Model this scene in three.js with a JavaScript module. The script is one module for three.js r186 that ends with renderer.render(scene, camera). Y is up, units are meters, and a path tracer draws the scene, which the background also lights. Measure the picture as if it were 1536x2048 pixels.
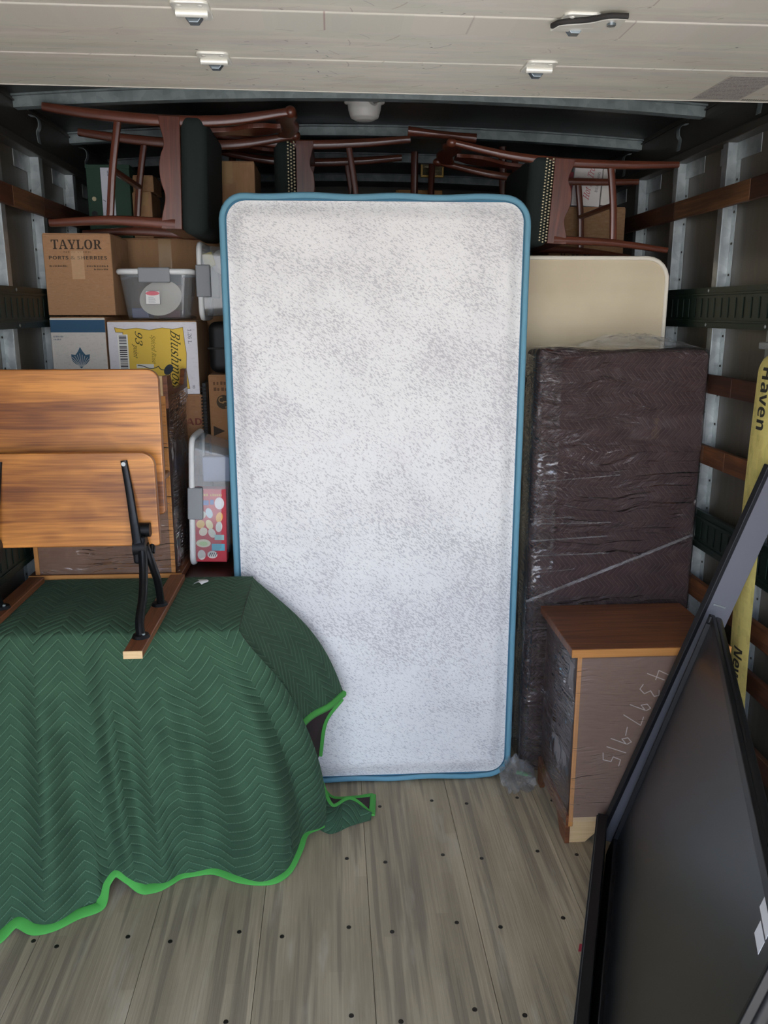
import * as THREE from 'three';
import { RoundedBoxGeometry } from 'three/addons/geometries/RoundedBoxGeometry.js';
import { mergeGeometries } from 'three/addons/utils/BufferGeometryUtils.js';

// ------------------------------------------------------------------ camera, sky, sun, exposure
const scene = new THREE.Scene();
const FOCAL = 1680, EYE = new THREE.Vector3(0, 1.68, 0), PITCH = THREE.MathUtils.degToRad(13.4), YAW = THREE.MathUtils.degToRad(3.5);
const camera = new THREE.PerspectiveCamera(2 * Math.atan(1024 / FOCAL) * 180 / Math.PI, 1536 / 2048, 0.05, 400);
camera.position.copy(EYE);
camera.rotation.set(-PITCH, -YAW, 0, 'YXZ');
scene.add(camera);
const renderer = new THREE.WebGLRenderer({ antialias: true });
renderer.toneMapping = THREE.LinearToneMapping;
renderer.toneMappingExposure = 6.0;
renderer.shadowMap.enabled = true;

// hazy bright sky: pale at the horizon, light blue overhead, the same all round
const sunDir = new THREE.Vector3(-0.62, 0.74, 0.08).normalize();
{
  const w = 64, h = 256, d = new Float32Array(w * h * 4);
  for (let y = 0; y < h; y++) {
    const up = Math.max(0, Math.sin(((y + 0.5) / h - 0.5) * Math.PI)), k = 1 - Math.exp(-up * 3.2), c = [1.13 - 0.66 * k, 1.14 - 0.42 * k, 1.15 + 0.05 * k];
    for (let x = 0; x < w; x++) d.set([...c, 1], (y * w + x) * 4);
  }
  const t = new THREE.DataTexture(d, w, h, THREE.RGBAFormat, THREE.FloatType);
  t.mapping = THREE.EquirectangularReflectionMapping; t.magFilter = t.minFilter = THREE.LinearFilter; t.wrapS = THREE.RepeatWrapping; t.needsUpdate = true;
  scene.background = t;
}
const sun = new THREE.DirectionalLight(0xfff4e8, 7.5);
sun.position.copy(sunDir).multiplyScalar(40);
sun.castShadow = true;
Object.assign(sun.shadow.camera, { left: -14, right: 14, top: 14, bottom: -14, near: 1, far: 90 });
sun.shadow.mapSize.set(2048, 2048);
scene.add(sun);

// ------------------------------------------------------------------ small tools
const merge = (list) => mergeGeometries(list.map((g) => (g.index ? g.toNonIndexed() : g)));
let seed = 7;
const rnd = () => { seed = (seed * 1664525 + 1013904223) >>> 0; return seed / 4294967296; };
const V = (x, y, z) => new THREE.Vector3(x, y, z);
const lerp = THREE.MathUtils.lerp, clamp = THREE.MathUtils.clamp, smooth = THREE.MathUtils.smoothstep;
// a pixel of the photograph is a direction from the eye; the surface it lies on gives the distance
const FW = V(Math.sin(YAW) * Math.cos(PITCH), -Math.sin(PITCH), -Math.cos(YAW) * Math.cos(PITCH));
const RT = FW.clone().cross(V(0, 1, 0)).normalize(), UP = RT.clone().cross(FW);
const ray = (u, v) => FW.clone().addScaledVector(RT, (u - 768) / FOCAL).addScaledVector(UP, -(v - 1024) / FOCAL);
const onZ = (u, v, z) => { const d = ray(u, v); return EYE.clone().addScaledVector(d, z / d.z); };
const onY = (u, v, y = 0) => { const d = ray(u, v); return EYE.clone().addScaledVector(d, (y - EYE.y) / d.y); };
const onX = (u, v, x) => { const d = ray(u, v); return EYE.clone().addScaledVector(d, x / d.x); };

function hash(x, y, s) { let h = (x * 374761393 + y * 668265263 + s * 1442695041) | 0; h = Math.imul(h ^ (h >>> 13), 1274126177); return ((h ^ (h >>> 16)) >>> 0) / 4294967296; }
function noise(x, y, px, py, s) {
  const ix = Math.floor(x), iy = Math.floor(y), fx = x - ix, fy = y - iy, u = fx * fx * (3 - 2 * fx), v = fy * fy * (3 - 2 * fy);
  const m = (a, p) => ((a % p) + p) % p, h = (a, b) => hash(m(a, px), m(b, py), s);
  return lerp(lerp(h(ix, iy), h(ix + 1, iy), u), lerp(h(ix, iy + 1), h(ix + 1, iy + 1), u), v);
}
function fbm(x, y, px, py, s, n = 4) { let a = 0, w = 0.5, t = 0; for (let i = 0; i < n; i++) { a += w * noise(x, y, px, py, s + i); t += w; x *= 2; y *= 2; px *= 2; py *= 2; w *= 0.5; } return a / t; }
function tex(w, h, fn, { srgb = true, sx = 1, sy = 1 } = {}) {
  const d = new Uint8Array(w * h * 4);
  for (let y = 0; y < h; y++) for (let x = 0; x < w; x++) { const c = fn(x / w, y / h, x, y), o = (y * w + x) * 4; if (c.length) { d[o] = clamp(c[0], 0, 255); d[o + 1] = clamp(c[1], 0, 255); d[o + 2] = clamp(c[2], 0, 255); } else d[o] = d[o + 1] = d[o + 2] = clamp(c, 0, 255); d[o + 3] = 255; }
  const t = new THREE.DataTexture(d, w, h, THREE.RGBAFormat);
  t.magFilter = THREE.LinearFilter; t.minFilter = THREE.LinearMipmapLinearFilter; t.generateMipmaps = true;
  t.wrapS = t.wrapT = THREE.RepeatWrapping; t.repeat.set(sx, sy); t.needsUpdate = true;
  if (srgb) t.colorSpace = THREE.SRGBColorSpace;
  return t;
}
function drawn(w, h, paint) {
  const c = document.createElement('canvas'); c.width = w; c.height = h;
  const g = c.getContext('2d'); paint(g, w, h);
  const t = new THREE.CanvasTexture(c); t.colorSpace = THREE.SRGBColorSpace; t.anisotropy = 4; return t;
}
const mix3 = (a, b, k) => [lerp(a[0], b[0], k), lerp(a[1], b[1], k), lerp(a[2], b[2], k)];
const S = (o) => new THREE.MeshStandardMaterial(o), P = (o) => new THREE.MeshPhysicalMaterial(o);
const plain = (color, roughness = 0.7, metalness = 0) => S({ color, roughness, metalness });

// ------------------------------------------------------------------ naming, grouping
const taken = new Map();
function numbered(name) { const n = taken.get(name) ?? 0; taken.set(name, n + 1); return n ? `${name}_${String(n).padStart(3, '0')}` : name; }
function tag(o, label, category, group, kind) { if (label) o.userData.label = label; if (category) o.userData.category = category; if (group) o.userData.group = group; if (kind) o.userData.kind = kind; return o; }
function thing(name, label, category, at = V(0, 0, 0), group, kind) {
  const o = new THREE.Group(); o.name = numbered(name); o.position.copy(at); scene.add(o);
  return tag(o, label, category, group, kind);
}
// geometry in world metres becomes a part of a thing that stands at its base
function part(parent, name, geometry, material, label) {
  const m = new THREE.Mesh(geometry, material); m.name = name; m.castShadow = m.receiveShadow = true;
  let p = parent; const off = V(0, 0, 0);
  while (p && p !== scene) { off.add(p.position); p = p.parent; }
  if (!parent.userData.local) geometry.translate(-off.x, -off.y, -off.z);
  parent.add(m); if (label) m.userData.label = label;
  return m;
}
function local(parent, name, geometry, material, label) {
  const m = new THREE.Mesh(geometry, material); m.name = name; m.castShadow = m.receiveShadow = true; parent.add(m);
  if (label) m.userData.label = label;
  return m;
}

// ------------------------------------------------------------------ shapes
// uv in metres, u along the grain
function grain(g, axis = 'x', k = 1, ou = rnd() * 3, ov = rnd() * 3) {
  const q = g.index ? g.toNonIndexed() : g, p = q.attributes.position, uv = new Float32Array(p.count * 2), A = { x: 0, y: 1, z: 2 }[axis];
  const a = V(0, 0, 0), b = V(0, 0, 0), c = V(0, 0, 0);
  for (let i = 0; i < p.count; i += 3) {
    a.fromBufferAttribute(p, i); b.fromBufferAttribute(p, i + 1); c.fromBufferAttribute(p, i + 2);
    const n = b.clone().sub(a).cross(c.clone().sub(a)), w = [Math.abs(n.x), Math.abs(n.y), Math.abs(n.z)], N = w.indexOf(Math.max(...w));
    const rest = [0, 1, 2].filter((d) => d !== N), U = N === A ? rest[0] : A, W = N === A ? rest[1] : rest.find((d) => d !== A);
    [a, b, c].forEach((v, j) => { const e = v.toArray(); uv[(i + j) * 2] = e[U] * k + ou; uv[(i + j) * 2 + 1] = e[W] * k + ov; });
  }
  q.setAttribute('uv', new THREE.BufferAttribute(uv, 2));
  return q;
}
function box(x0, x1, y0, y1, z0, z1, r = 0.003, seg = 2) {
  const w = Math.abs(x1 - x0), h = Math.abs(y1 - y0), d = Math.abs(z1 - z0), g = new RoundedBoxGeometry(w, h, d, seg, Math.min(r, w / 2.01, h / 2.01, d / 2.01));
  g.translate((x0 + x1) / 2, (y0 + y1) / 2, (z0 + z1) / 2); return g;
}
function cyl(x, y, z, r0, r1, h, n = 16, axis = 'y') { const g = new THREE.CylinderGeometry(r0, r1, h, n); if (axis === 'x') g.rotateZ(Math.PI / 2); if (axis === 'z') g.rotateX(Math.PI / 2); g.translate(x, y, z); return g; }
// a bar of width w (along ref x direction) and height h swept along points; w, h may be functions of t
function sweep(pts, w, h, { ref = V(0, 1, 0), n = 24, sides = 10, square = 0.55, straight = false, caps = true } = {}) {
  const curve = straight ? null : new THREE.CatmullRomCurve3(pts, false, 'centripetal');
  const at = (t) => { if (curve) return curve.getPoint(t); const f = t * (pts.length - 1), i = Math.min(pts.length - 2, Math.floor(f)); return pts[i].clone().lerp(pts[i + 1], f - i); };
  const pos = [], uv = [], idx = []; let len = 0, last = null;
  for (let i = 0; i <= n; i++) {
    const t = i / n, p = at(t), d = at(Math.min(1, t + 1e-3)).sub(at(Math.max(0, t - 1e-3))).normalize();
    const side = d.clone().cross(ref).normalize(), up = side.clone().cross(d).normalize();
    if (last) len += p.distanceTo(last); last = p;
    const ww = (typeof w === 'function' ? w(t) : w) / 2, hh = (typeof h === 'function' ? h(t) : h) / 2;
    for (let j = 0; j <= sides; j++) {
      const a = (j / sides) * Math.PI * 2, c = Math.cos(a), s = Math.sin(a), e = (x) => Math.sign(x) * Math.pow(Math.abs(x), square);
      const q = p.clone().addScaledVector(side, e(c) * ww).addScaledVector(up, e(s) * hh);
      pos.push(q.x, q.y, q.z); uv.push(len, (j / sides) * 2 * (ww + hh) * 1.6);
    }
  }
  for (let i = 0; i < n; i++) for (let j = 0; j < sides; j++) { const a = i * (sides + 1) + j, b = a + sides + 1; idx.push(a, b, a + 1, b, b + 1, a + 1); }
  const ringStart = (i) => i * (sides + 1);
  if (caps) for (const [i, flip] of [[0, false], [n, true]]) {
    const c = at(i / n), k = pos.length / 3; pos.push(c.x, c.y, c.z); uv.push(0, 0);
    const base = pos.length / 3; for (let j = 0; j <= sides; j++) { const o = (ringStart(i) + j) * 3; pos.push(pos[o], pos[o + 1], pos[o + 2]); uv.push(0.01 * j, 0.02); }
    for (let j = 0; j < sides; j++) flip ? idx.push(k, base + j + 1, base + j) : idx.push(k, base + j, base + j + 1);
  }
  const g = new THREE.BufferGeometry();
  g.setAttribute('position', new THREE.Float32BufferAttribute(pos, 3)); g.setAttribute('uv', new THREE.Float32BufferAttribute(uv, 2)); g.setIndex(idx); g.computeVertexNormals();
  return g;
}
// a sheet f(s, t) -> Vector3, uv in metres along both ways; with thickness it gets a second face
function sheet(f, ns, nt, { uvScale = 1, su = null, tv = null, offset = 0, flip = false } = {}) {
  const pos = [], uv = [], idx = [], grid = [];
  for (let j = 0; j <= nt; j++) for (let i = 0; i <= ns; i++) grid.push(f(i / ns, j / nt));
  const at = (i, j) => grid[j * (ns + 1) + i];
  const len = new Float32Array((ns + 1) * (nt + 1));
  for (let i = 0; i <= ns; i++) { let l = 0; for (let j = 0; j <= nt; j++) { if (j) l += at(i, j).distanceTo(at(i, j - 1)); len[j * (ns + 1) + i] = l; } }
  let width = 0; const mid = Math.floor(nt / 2); const us = [0]; for (let i = 1; i <= ns; i++) { width += at(i, mid).distanceTo(at(i - 1, mid)); us.push(width); }
  for (let j = 0; j <= nt; j++) for (let i = 0; i <= ns; i++) { const p = at(i, j); pos.push(p.x, p.y, p.z); uv.push((su ? su(i / ns, j / nt) : us[i]) * uvScale, (tv ? tv(i / ns, j / nt) : len[j * (ns + 1) + i]) * uvScale); }
  for (let j = 0; j < nt; j++) for (let i = 0; i < ns; i++) { const a = j * (ns + 1) + i, b = a + ns + 1; flip ? idx.push(a, a + 1, b, b, a + 1, b + 1) : idx.push(a, b, a + 1, b, b + 1, a + 1); }
  const g = new THREE.BufferGeometry();
  g.setAttribute('position', new THREE.Float32BufferAttribute(pos, 3)); g.setAttribute('uv', new THREE.Float32BufferAttribute(uv, 2)); g.setIndex(idx); g.computeVertexNormals();
  if (offset) { const p = g.attributes.position, n = g.attributes.normal; for (let i = 0; i < p.count; i++) p.setXYZ(i, p.getX(i) - n.getX(i) * offset, p.getY(i) - n.getY(i) * offset, p.getZ(i) - n.getZ(i) * offset); }
  return g;
}
function extrude(points, depth, bevel = 0.002, curve = 6) {
  const sh = points instanceof THREE.Shape ? points : new THREE.Shape(points.map(([x, y]) => new THREE.Vector2(x, y)));
  return new THREE.ExtrudeGeometry(sh, { depth, bevelEnabled: bevel > 0, bevelSize: bevel, bevelThickness: bevel, bevelSegments: 2, curveSegments: curve });
}
function roundRect(x0, x1, y0, y1, r, r2 = r) {
  const s = new THREE.Shape();
  s.moveTo(x0 + r2, y0); s.lineTo(x1 - r2, y0); s.absarc(x1 - r2, y0 + r2, r2, -Math.PI / 2, 0); s.lineTo(x1, y1 - r); s.absarc(x1 - r, y1 - r, r, 0, Math.PI / 2);
  s.lineTo(x0 + r, y1); s.absarc(x0 + r, y1 - r, r, Math.PI / 2, Math.PI); s.lineTo(x0, y0 + r2); s.absarc(x0 + r2, y0 + r2, r2, Math.PI, Math.PI * 1.5);
  return s;
}

// ------------------------------------------------------------------ textures and materials
// wood: u runs along the grain, one repeat = 1 m x 0.5 m
function woodTex(dark, light, streak, s, { figure = 0.35, w = 1024, h = 512, spots = 0 } = {}) {
  return tex(w, h, (u, v) => {
    const bend = (fbm(u * 3, v * 4, 3, 4, s, 3) - 0.5) * 0.06;
    const a = fbm(u * 4, (v + bend) * 60, 4, 60, s + 10, 3), b = fbm(u * 12, v * 180, 12, 180, s + 20, 2), c = fbm(u * 3, v * 5, 3, 5, s + 30, 4);
    const k = clamp(0.5 + (a - 0.5) * 1.1 * streak + (b - 0.5) * 0.6 * streak + (c - 0.5) * 2 * figure, 0, 1);
    let col = mix3(dark, light, k);
    if (spots) { const d = fbm(u * 6, v * 4, 6, 4, s + 50, 3); if (d > 0.62) col = mix3(col, dark, clamp((d - 0.62) * 6, 0, 0.8) * spots); }
    return col;
  });
}
const T = {};
T.floor = tex(1024, 1024, (u, v) => {
  // u along the truck (2 m), v across (0.305 m): laminated strips 38 mm wide with their own tones
  const strip = Math.floor(v * 8), tone = hash(strip, Math.floor(u * 3 + hash(strip, 3, 4) * 3) % 3, 9);
  const a = fbm(u * 6, v * 90, 6, 90, 12, 3), b = fbm(u * 30, v * 200, 30, 200, 22, 2), c = fbm(u * 5, v * 4, 5, 4, 32, 5), d = fbm(u * 3, v * 14, 3, 14, 41, 4);
  let k = 0.5 + (tone - 0.5) * 0.3 + (a - 0.5) * 0.45 + (b - 0.5) * 0.3 + (c - 0.5) * 1.0;
  let col = mix3([142, 126, 100], [186, 167, 136], clamp(k, 0, 1));
  const st = smooth(d, 0.55, 0.72); col = mix3(col, [98, 88, 74], st * 0.4);
  const sc = fbm(u * 9, v * 7, 9, 7, 77, 5); if (sc > 0.66) col = mix3(col, [190, 178, 156], (sc - 0.66) * 2.5);
  return col;
});
T.floorBump = tex(512, 512, (u, v) => 120 + (fbm(u * 6, v * 90, 6, 90, 12, 3) - 0.5) * 140 + (fbm(u * 60, v * 120, 60, 120, 5, 2) - 0.5) * 60, { srgb: false });
T.maple = woodTex([104, 56, 20], [208, 138, 62], 0.7, 101, { figure: 0.9, spots: 0.35 });
T.mahogany = woodTex([72, 36, 24], [130, 69, 46], 0.7, 201, { figure: 0.4 });
T.walnut = woodTex([90, 50, 28], [150, 92, 54], 0.9, 301, { figure: 0.45 });
T.pale = woodTex([196, 160, 112], [226, 194, 146], 0.7, 401, { figure: 0.3 });
T.slat = woodTex([70, 44, 26], [128, 86, 52], 0.8, 501, { figure: 0.6, spots: 0.7 });
T.cardboard = tex(512, 512, (u, v) => { const a = fbm(u * 40, v * 6, 40, 6, 3, 3), b = fbm(u * 5, v * 5, 5, 5, 8, 4), c = hash(Math.floor(u * 512), Math.floor(v * 512), 4); return mix3([148, 110, 76], [186, 144, 104], clamp(0.5 + (a - 0.5) * 0.3 + (b - 0.5) * 0.6 + (c - 0.5) * 0.12, 0, 1)); });
T.galv = tex(512, 512, (u, v) => { const x = u * 22, y = v * 22; let best = 9, id = 0; for (let i = -1; i <= 1; i++) for (let j = -1; j <= 1; j++) { const cx = Math.floor(x) + i, cy = Math.floor(y) + j, m = (q) => ((q % 22) + 22) % 22, hx = cx + hash(m(cx), m(cy), 1), hy = cy + hash(m(cx), m(cy), 2), d = (hx - x) ** 2 + (hy - y) ** 2; if (d < best) { best = d; id = hash(m(cx), m(cy), 3); } } const n = fbm(u * 9, v * 9, 9, 9, 6, 4); const k = 0.45 + (id - 0.5) * 0.25 + (n - 0.5) * 0.7; return mix3([136, 142, 142], [206, 210, 208], clamp(k, 0, 1)); });
T.panel = tex(512, 512, (u, v) => { const a = fbm(u * 6, v * 3, 6, 3, 60, 4), b = fbm(u * 2, v * 60, 2, 60, 62, 3), c = fbm(u * 4, v * 4, 4, 4, 65, 5); let col = mix3([62, 57, 48], [104, 97, 82], clamp(0.5 + (a - 0.5) * 0.7 + (b - 0.5) * 0.35, 0, 1)); if (c > 0.64) col = mix3(col, [128, 118, 98], (c - 0.64) * 3); return col; });
T.scuff = tex(512, 512, (u, v) => 150 + (fbm(u * 5, v * 40, 5, 40, 90, 4) - 0.5) * 170, { srgb: false });
T.door = drawn(2048, 512, (g, w, h) => {
  g.fillStyle = '#e0d9c9'; g.fillRect(0, 0, w, h);
  let s = 5; const r = () => { s = (s * 1664525 + 1013904223) >>> 0; return s / 4294967296; };
  for (let i = 0; i < 900; i++) { const k = r(); g.fillStyle = k < 0.5 ? `rgba(${150 + r() * 40 | 0},${146 + r() * 40 | 0},${132 + r() * 40 | 0},0.05)` : 'rgba(238,234,224,0.06)'; g.beginPath(); g.ellipse(r() * w, r() * h, 20 + r() * 150, 6 + r() * 30, 0, 0, 7); g.fill(); }
  for (let i = 0; i < 170; i++) { g.strokeStyle = `rgba(${70 + r() * 60 | 0},${62 + r() * 50 | 0},${50 + r() * 50 | 0},${0.12 + r() * 0.4})`; g.lineWidth = 0.8 + r() * 2.2; const x = r() * w, y = r() * h, a = r() < 0.6 ? -0.9 + r() * 0.5 : r() * 3, l = 8 + r() * 60; g.beginPath(); g.moveTo(x, y); g.quadraticCurveTo(x + Math.cos(a) * l * 0.5 + r() * 6, y + Math.sin(a) * l * 0.5, x + Math.cos(a) * l, y + Math.sin(a) * l); g.stroke(); }
  for (let i = 0; i < 60; i++) { g.fillStyle = `rgba(60,52,42,${0.25 + r() * 0.4})`; g.beginPath(); g.ellipse(r() * w, r() * h, 1 + r() * 5, 1 + r() * 2, r() * 3, 0, 7); g.fill(); }
});
T.fabric = tex(1024, 2048, (u, v, x, y) => {
  // heathered knit: slanted dashes, in clusters
  const big = fbm(u * 7, v * 14, 7, 14, 700, 4), band = fbm(u * 3, v * 22, 3, 22, 720, 3);
  const X = u * 0.965, Y = v * 2.03, q = fbm((0.83 * X - 0.56 * Y) * 150 + 300, (0.56 * X + 0.83 * Y) * 460, 4096, 4096, 740, 2), dens = clamp((big - 0.42) * 2.4 + (band - 0.5) * 2.2 + 0.1, 0.02, 1);
  const dash = smooth(q, 0.6 - dens * 0.16, 0.78 - dens * 0.12);
  const w = hash(x, y, 71) - 0.5, base = mix3([240, 237, 232], [229, 225, 222], clamp((big - 0.35) * 1.6, 0, 1));
  return mix3(base, [166, 161, 162], dash * 0.5).map((c) => c + w * 9);
});
T.fabricBump = tex(512, 1024, (u, v) => 128 + (fbm(u * 190 + v * 130, v * 760 - u * 170, 4096, 4096, 740, 2) - 0.5) * 160 + (fbm(u * 120, v * 240, 120, 240, 8, 2) - 0.5) * 60, { srgb: false });
T.cream = tex(512, 512, (u, v) => { const a = fbm(u * 5, v * 3, 5, 3, 801, 4), b = fbm(u * 3, v * 20, 3, 20, 810, 3); return mix3([196, 178, 146], [218, 203, 172], clamp(0.5 + (a - 0.5) * 0.9 + (b - 0.5) * 0.3, 0, 1)); });
// quilting: zigzag stitch rows; one repeat = 0.27 m x 0.27 m
const zig = (u, v, cols, rows, amp) => { const tri = Math.abs(((u * cols) % 1 + 1) % 1 - 0.5) * 2; const q = ((v * rows + tri * amp) % 1 + 1) % 1; return Math.abs(q - 0.5) * 2; };
T.greenQuilt = tex(512, 512, (u, v, x, y) => { const d = zig(u, v, 2, 9, 2.5), st = smooth(d, 0.86, 0.97), a = fbm(u * 8, v * 8, 8, 8, 21, 4), n = hash(x, y, 33) - 0.5; const base = mix3([42, 69, 48], [58, 89, 63], clamp(0.5 + (a - 0.5) * 0.8, 0, 1)).map((c) => c + n * 14); const dashed = ((u * 64) % 1) < 0.72 ? 1 : 0.35; return mix3(base, [116, 145, 116], st * 0.6 * dashed); });
T.brownQuilt = tex(512, 512, (u, v, x, y) => { const d = zig(v, u, 2, 9, 1.9), st = smooth(d, 0.84, 0.97), a = fbm(u * 6, v * 6, 6, 6, 22, 4), n = hash(x, y, 34) - 0.5; const base = mix3([50, 34, 34], [70, 50, 48], clamp(0.5 + (a - 0.5), 0, 1)).map((c) => c + n * 10); return mix3(base, [112, 92, 88], st * 0.6); });
T.quiltBump = tex(512, 512, (u, v) => 40 + 200 * Math.pow(1 - smooth(zig(u, v, 2, 9, 2.5), 0.35, 1), 0.7), { srgb: false });
T.quiltBump2 = tex(512, 512, (u, v) => 40 + 200 * Math.pow(1 - smooth(zig(v, u, 2, 9, 1.9), 0.35, 1), 0.7), { srgb: false });
T.film = tex(1024, 1024, (u, v) => { // stretched film: long pulled wrinkles, tighter in some bands, with slack pillows between
  const sag = (fbm(u * 3, v * 4, 3, 4, 900, 3) - 0.5) * 0.16, a = fbm(u * 3, (v + sag) * 90, 3, 90, 910, 3), fine = fbm(u * 6, (v + sag * 0.5) * 220, 6, 220, 915, 2), b = fbm(u * 3, v * 5, 3, 5, 930, 3);
  const m = smooth(fbm(u * 2, v * 7, 2, 7, 960, 3), 0.44, 0.58);
  return 128 + (a - 0.5) * 380 * m + (fine - 0.5) * 140 * m + (b - 0.5) * 170;
}, { srgb: false });
T.iron = tex(128, 128, (u, v) => 128 + (fbm(u * 20, v * 20, 20, 20, 40, 3) - 0.5) * 200, { srgb: false });
T.hard = tex(512, 512, (u, v, x, y) => { const n = hash(x, y, 3) - 0.5, a = fbm(u * 8, v * 8, 8, 8, 66, 4), b = fbm(u * 3, v * 120, 3, 120, 67, 2); return mix3([112, 82, 63], [138, 104, 82], clamp(0.5 + (a - 0.5) * 0.7 + (b - 0.5) * 0.5, 0, 1)).map((c) => c + n * 8); });
T.pave = tex(512, 512, (u, v, x, y) => { const a = fbm(u * 6, v * 6, 6, 6, 5, 5), n = hash(x, y, 6) - 0.5; return mix3([132, 131, 129], [166, 164, 161], a).map((c) => c + n * 30); });
const at = (t, sx, sy, ox = 0, oy = 0) => { const c = t.clone(); c.repeat.set(sx, sy); c.offset.set(ox, oy); c.needsUpdate = true; return c; };

const M = {
  floor: S({ map: at(T.floor, 0.5, 3.28), bumpMap: at(T.floorBump, 0.5, 3.28), bumpScale: 0.0015, roughness: 0.62 }),
  screw: plain(0x3a352e, 0.5, 0.8),
  galv: S({ map: at(T.galv, 2, 2), roughness: 0.42, metalness: 0.75 }),
  galvDull: S({ color: 0xc2cac8, map: at(T.galv, 2, 2), roughness: 0.55, metalness: 0.25 }),
  darkRail: S({ color: 0x4b4740, roughness: 0.45, metalness: 0.55, bumpMap: T.scuff, bumpScale: 0.0006 }),
  panel: S({ map: at(T.panel, 0.9, 0.9), roughness: 0.38, roughnessMap: null, bumpMap: at(T.scuff, 1, 1), bumpScale: 0.0006 }),
  roof: S({ color: 0x4a4a47, roughness: 0.36, metalness: 0.6, bumpMap: at(T.scuff, 0.6, 0.6), bumpScale: 0.0012 }),
  etrack: S({ color: 0x16271f, roughness: 0.45, metalness: 0.2 }),
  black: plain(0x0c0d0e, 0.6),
  slat: [S({ color: 0xffffff, map: at(T.slat, 1, 2), roughness: 0.6 }), S({ color: 0xb59a8c, map: at(T.slat, 1, 2), roughness: 0.6 }), S({ color: 0xffe3c0, map: at(T.slat, 1, 2), roughness: 0.65 })],
  door: S({ map: T.door, roughness: 0.5 }),
  doorEdge: plain(0xd6d0c2, 0.6),
  hinge: S({ color: 0xe9e6da, roughness: 0.35, metalness: 0.25 }),
  hingeSteel: S({ color: 0x8d979c, roughness: 0.35, metalness: 0.85 }),
  rubber: plain(0x2a2724, 0.8),
  maple: P({ map: at(T.maple, 1, 2), roughness: 0.42, clearcoat: 0.25, clearcoatRoughness: 0.35 }),
  mahogany: P({ map: at(T.mahogany, 1, 2), roughness: 0.4, clearcoat: 0.5, clearcoatRoughness: 0.22 }),
  walnut: P({ map: at(T.walnut, 1, 2), roughness: 0.5, clearcoat: 0.2, clearcoatRoughness: 0.4 }),
  walnutDark: P({ color: 0x8a7266, map: at(T.walnut, 1, 2), roughness: 0.5, clearcoat: 0.2, clearcoatRoughness: 0.4 }),
  pale: S({ map: at(T.pale, 1, 2), roughness: 0.75 }),
  honey: S({ color: 0xf0c490, map: at(T.pale, 1, 2), roughness: 0.7 }),
  hard: S({ map: at(T.hard, 1.5, 1.5), roughness: 0.6 }),
  card: S({ map: at(T.cardboard, 1, 1), roughness: 0.85 }),
  tan: S({ color: 0xd9b98c, map: at(T.pale, 1, 2), roughness: 0.6 }),
  tape: P({ color: 0xc9a272, roughness: 0.25, clearcoat: 0.6, transparent: true, opacity: 0.75 }),
  iron: S({ color: 0x17181a, roughness: 0.42, metalness: 0.55, bumpMap: at(T.iron, 6, 6), bumpScale: 0.0005 }),
  green: P({ map: at(T.greenQuilt, 3.7, 3.7), bumpMap: at(T.quiltBump, 3.7, 3.7), bumpScale: 0.0035, roughness: 0.95, sheen: 0.35, sheenColor: new THREE.Color(0x6f8f6c), sheenRoughness: 0.6, side: THREE.DoubleSide }),
  brown: P({ map: at(T.brownQuilt, 6.2, 6.2), bumpMap: at(T.quiltBump2, 6.2, 6.2), bumpScale: 0.0016, roughness: 0.9, side: THREE.DoubleSide }),
  brownPlain: S({ color: 0x3b2b2c, roughness: 0.95, side: THREE.DoubleSide }),
  binding: S({ color: 0x4da344, roughness: 0.85, side: THREE.DoubleSide }),
  fabric: P({ map: T.fabric, bumpMap: T.fabricBump, bumpScale: 0.0012, roughness: 0.95, sheen: 0.2, sheenColor: new THREE.Color(0xffffff), sheenRoughness: 0.7 }),
  piping: S({ color: 0x6899ab, roughness: 0.85 }),
  mattressSide: S({ color: 0x4b7f97, roughness: 0.9 }),
  cream: S({ map: at(T.cream, 1.3, 1.3), roughness: 0.9 }),
  creamPiping: S({ color: 0xe6ddc9, roughness: 0.8 }),
  film: P({ color: 0xffffff, transmission: 0.995, thickness: 0, roughness: 0.03, ior: 1.55, bumpMap: at(T.film, 1.1, 1.1), bumpScale: 0.026, side: THREE.DoubleSide }),
  filmHaze: P({ color: 0xffffff, transmission: 0.92, thickness: 0, roughness: 0.16, ior: 1.5, bumpMap: at(T.film, 2, 2), bumpScale: 0.02, side: THREE.DoubleSide }),
  filmFlat: P({ color: 0xffffff, transmission: 0.95, thickness: 0, roughness: 0.12, ior: 1.5, bumpMap: at(T.film, 1.5, 1.5), bumpScale: 0.005, side: THREE.DoubleSide }),
  clear: P({ color: 0xeef2f4, transmission: 0.88, thickness: 0, roughness: 0.12, ior: 1.45, side: THREE.DoubleSide }),
  white: plain(0xe8e8e4, 0.5),
  latch: plain(0x8d8f90, 0.5),
  tvScreen: P({ color: 0x151619, roughness: 0.32, clearcoat: 0.2, clearcoatRoughness: 0.5 }),
  tvBezel: plain(0x08080a, 0.42),
  railGrey: S({ color: 0x6d6d73, roughness: 0.5, metalness: 0.2 }),
  railDark: S({ color: 0x1b1c1f, roughness: 0.45, metalness: 0.3 }),
  upholstery: S({ color: 0x1d2723, roughness: 0.9 }),
  nail: S({ color: 0xc4b896, roughness: 0.32, metalness: 0.8 }),
  paper: plain(0xe9e9ec, 0.8),
};

// ------------------------------------------------------------------ ground outside
{
  const g = new THREE.PlaneGeometry(160, 160, 1, 1); g.rotateX(-Math.PI / 2);
  const m = local(scene, 'pavement', g, S({ map: at(T.pave, 60, 60), roughness: 0.95 })); m.position.set(0, -1.12, 20); m.receiveShadow = true;
  tag(m, 'grey asphalt pavement behind the open truck', 'pavement', null, 'structure');
}

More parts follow.
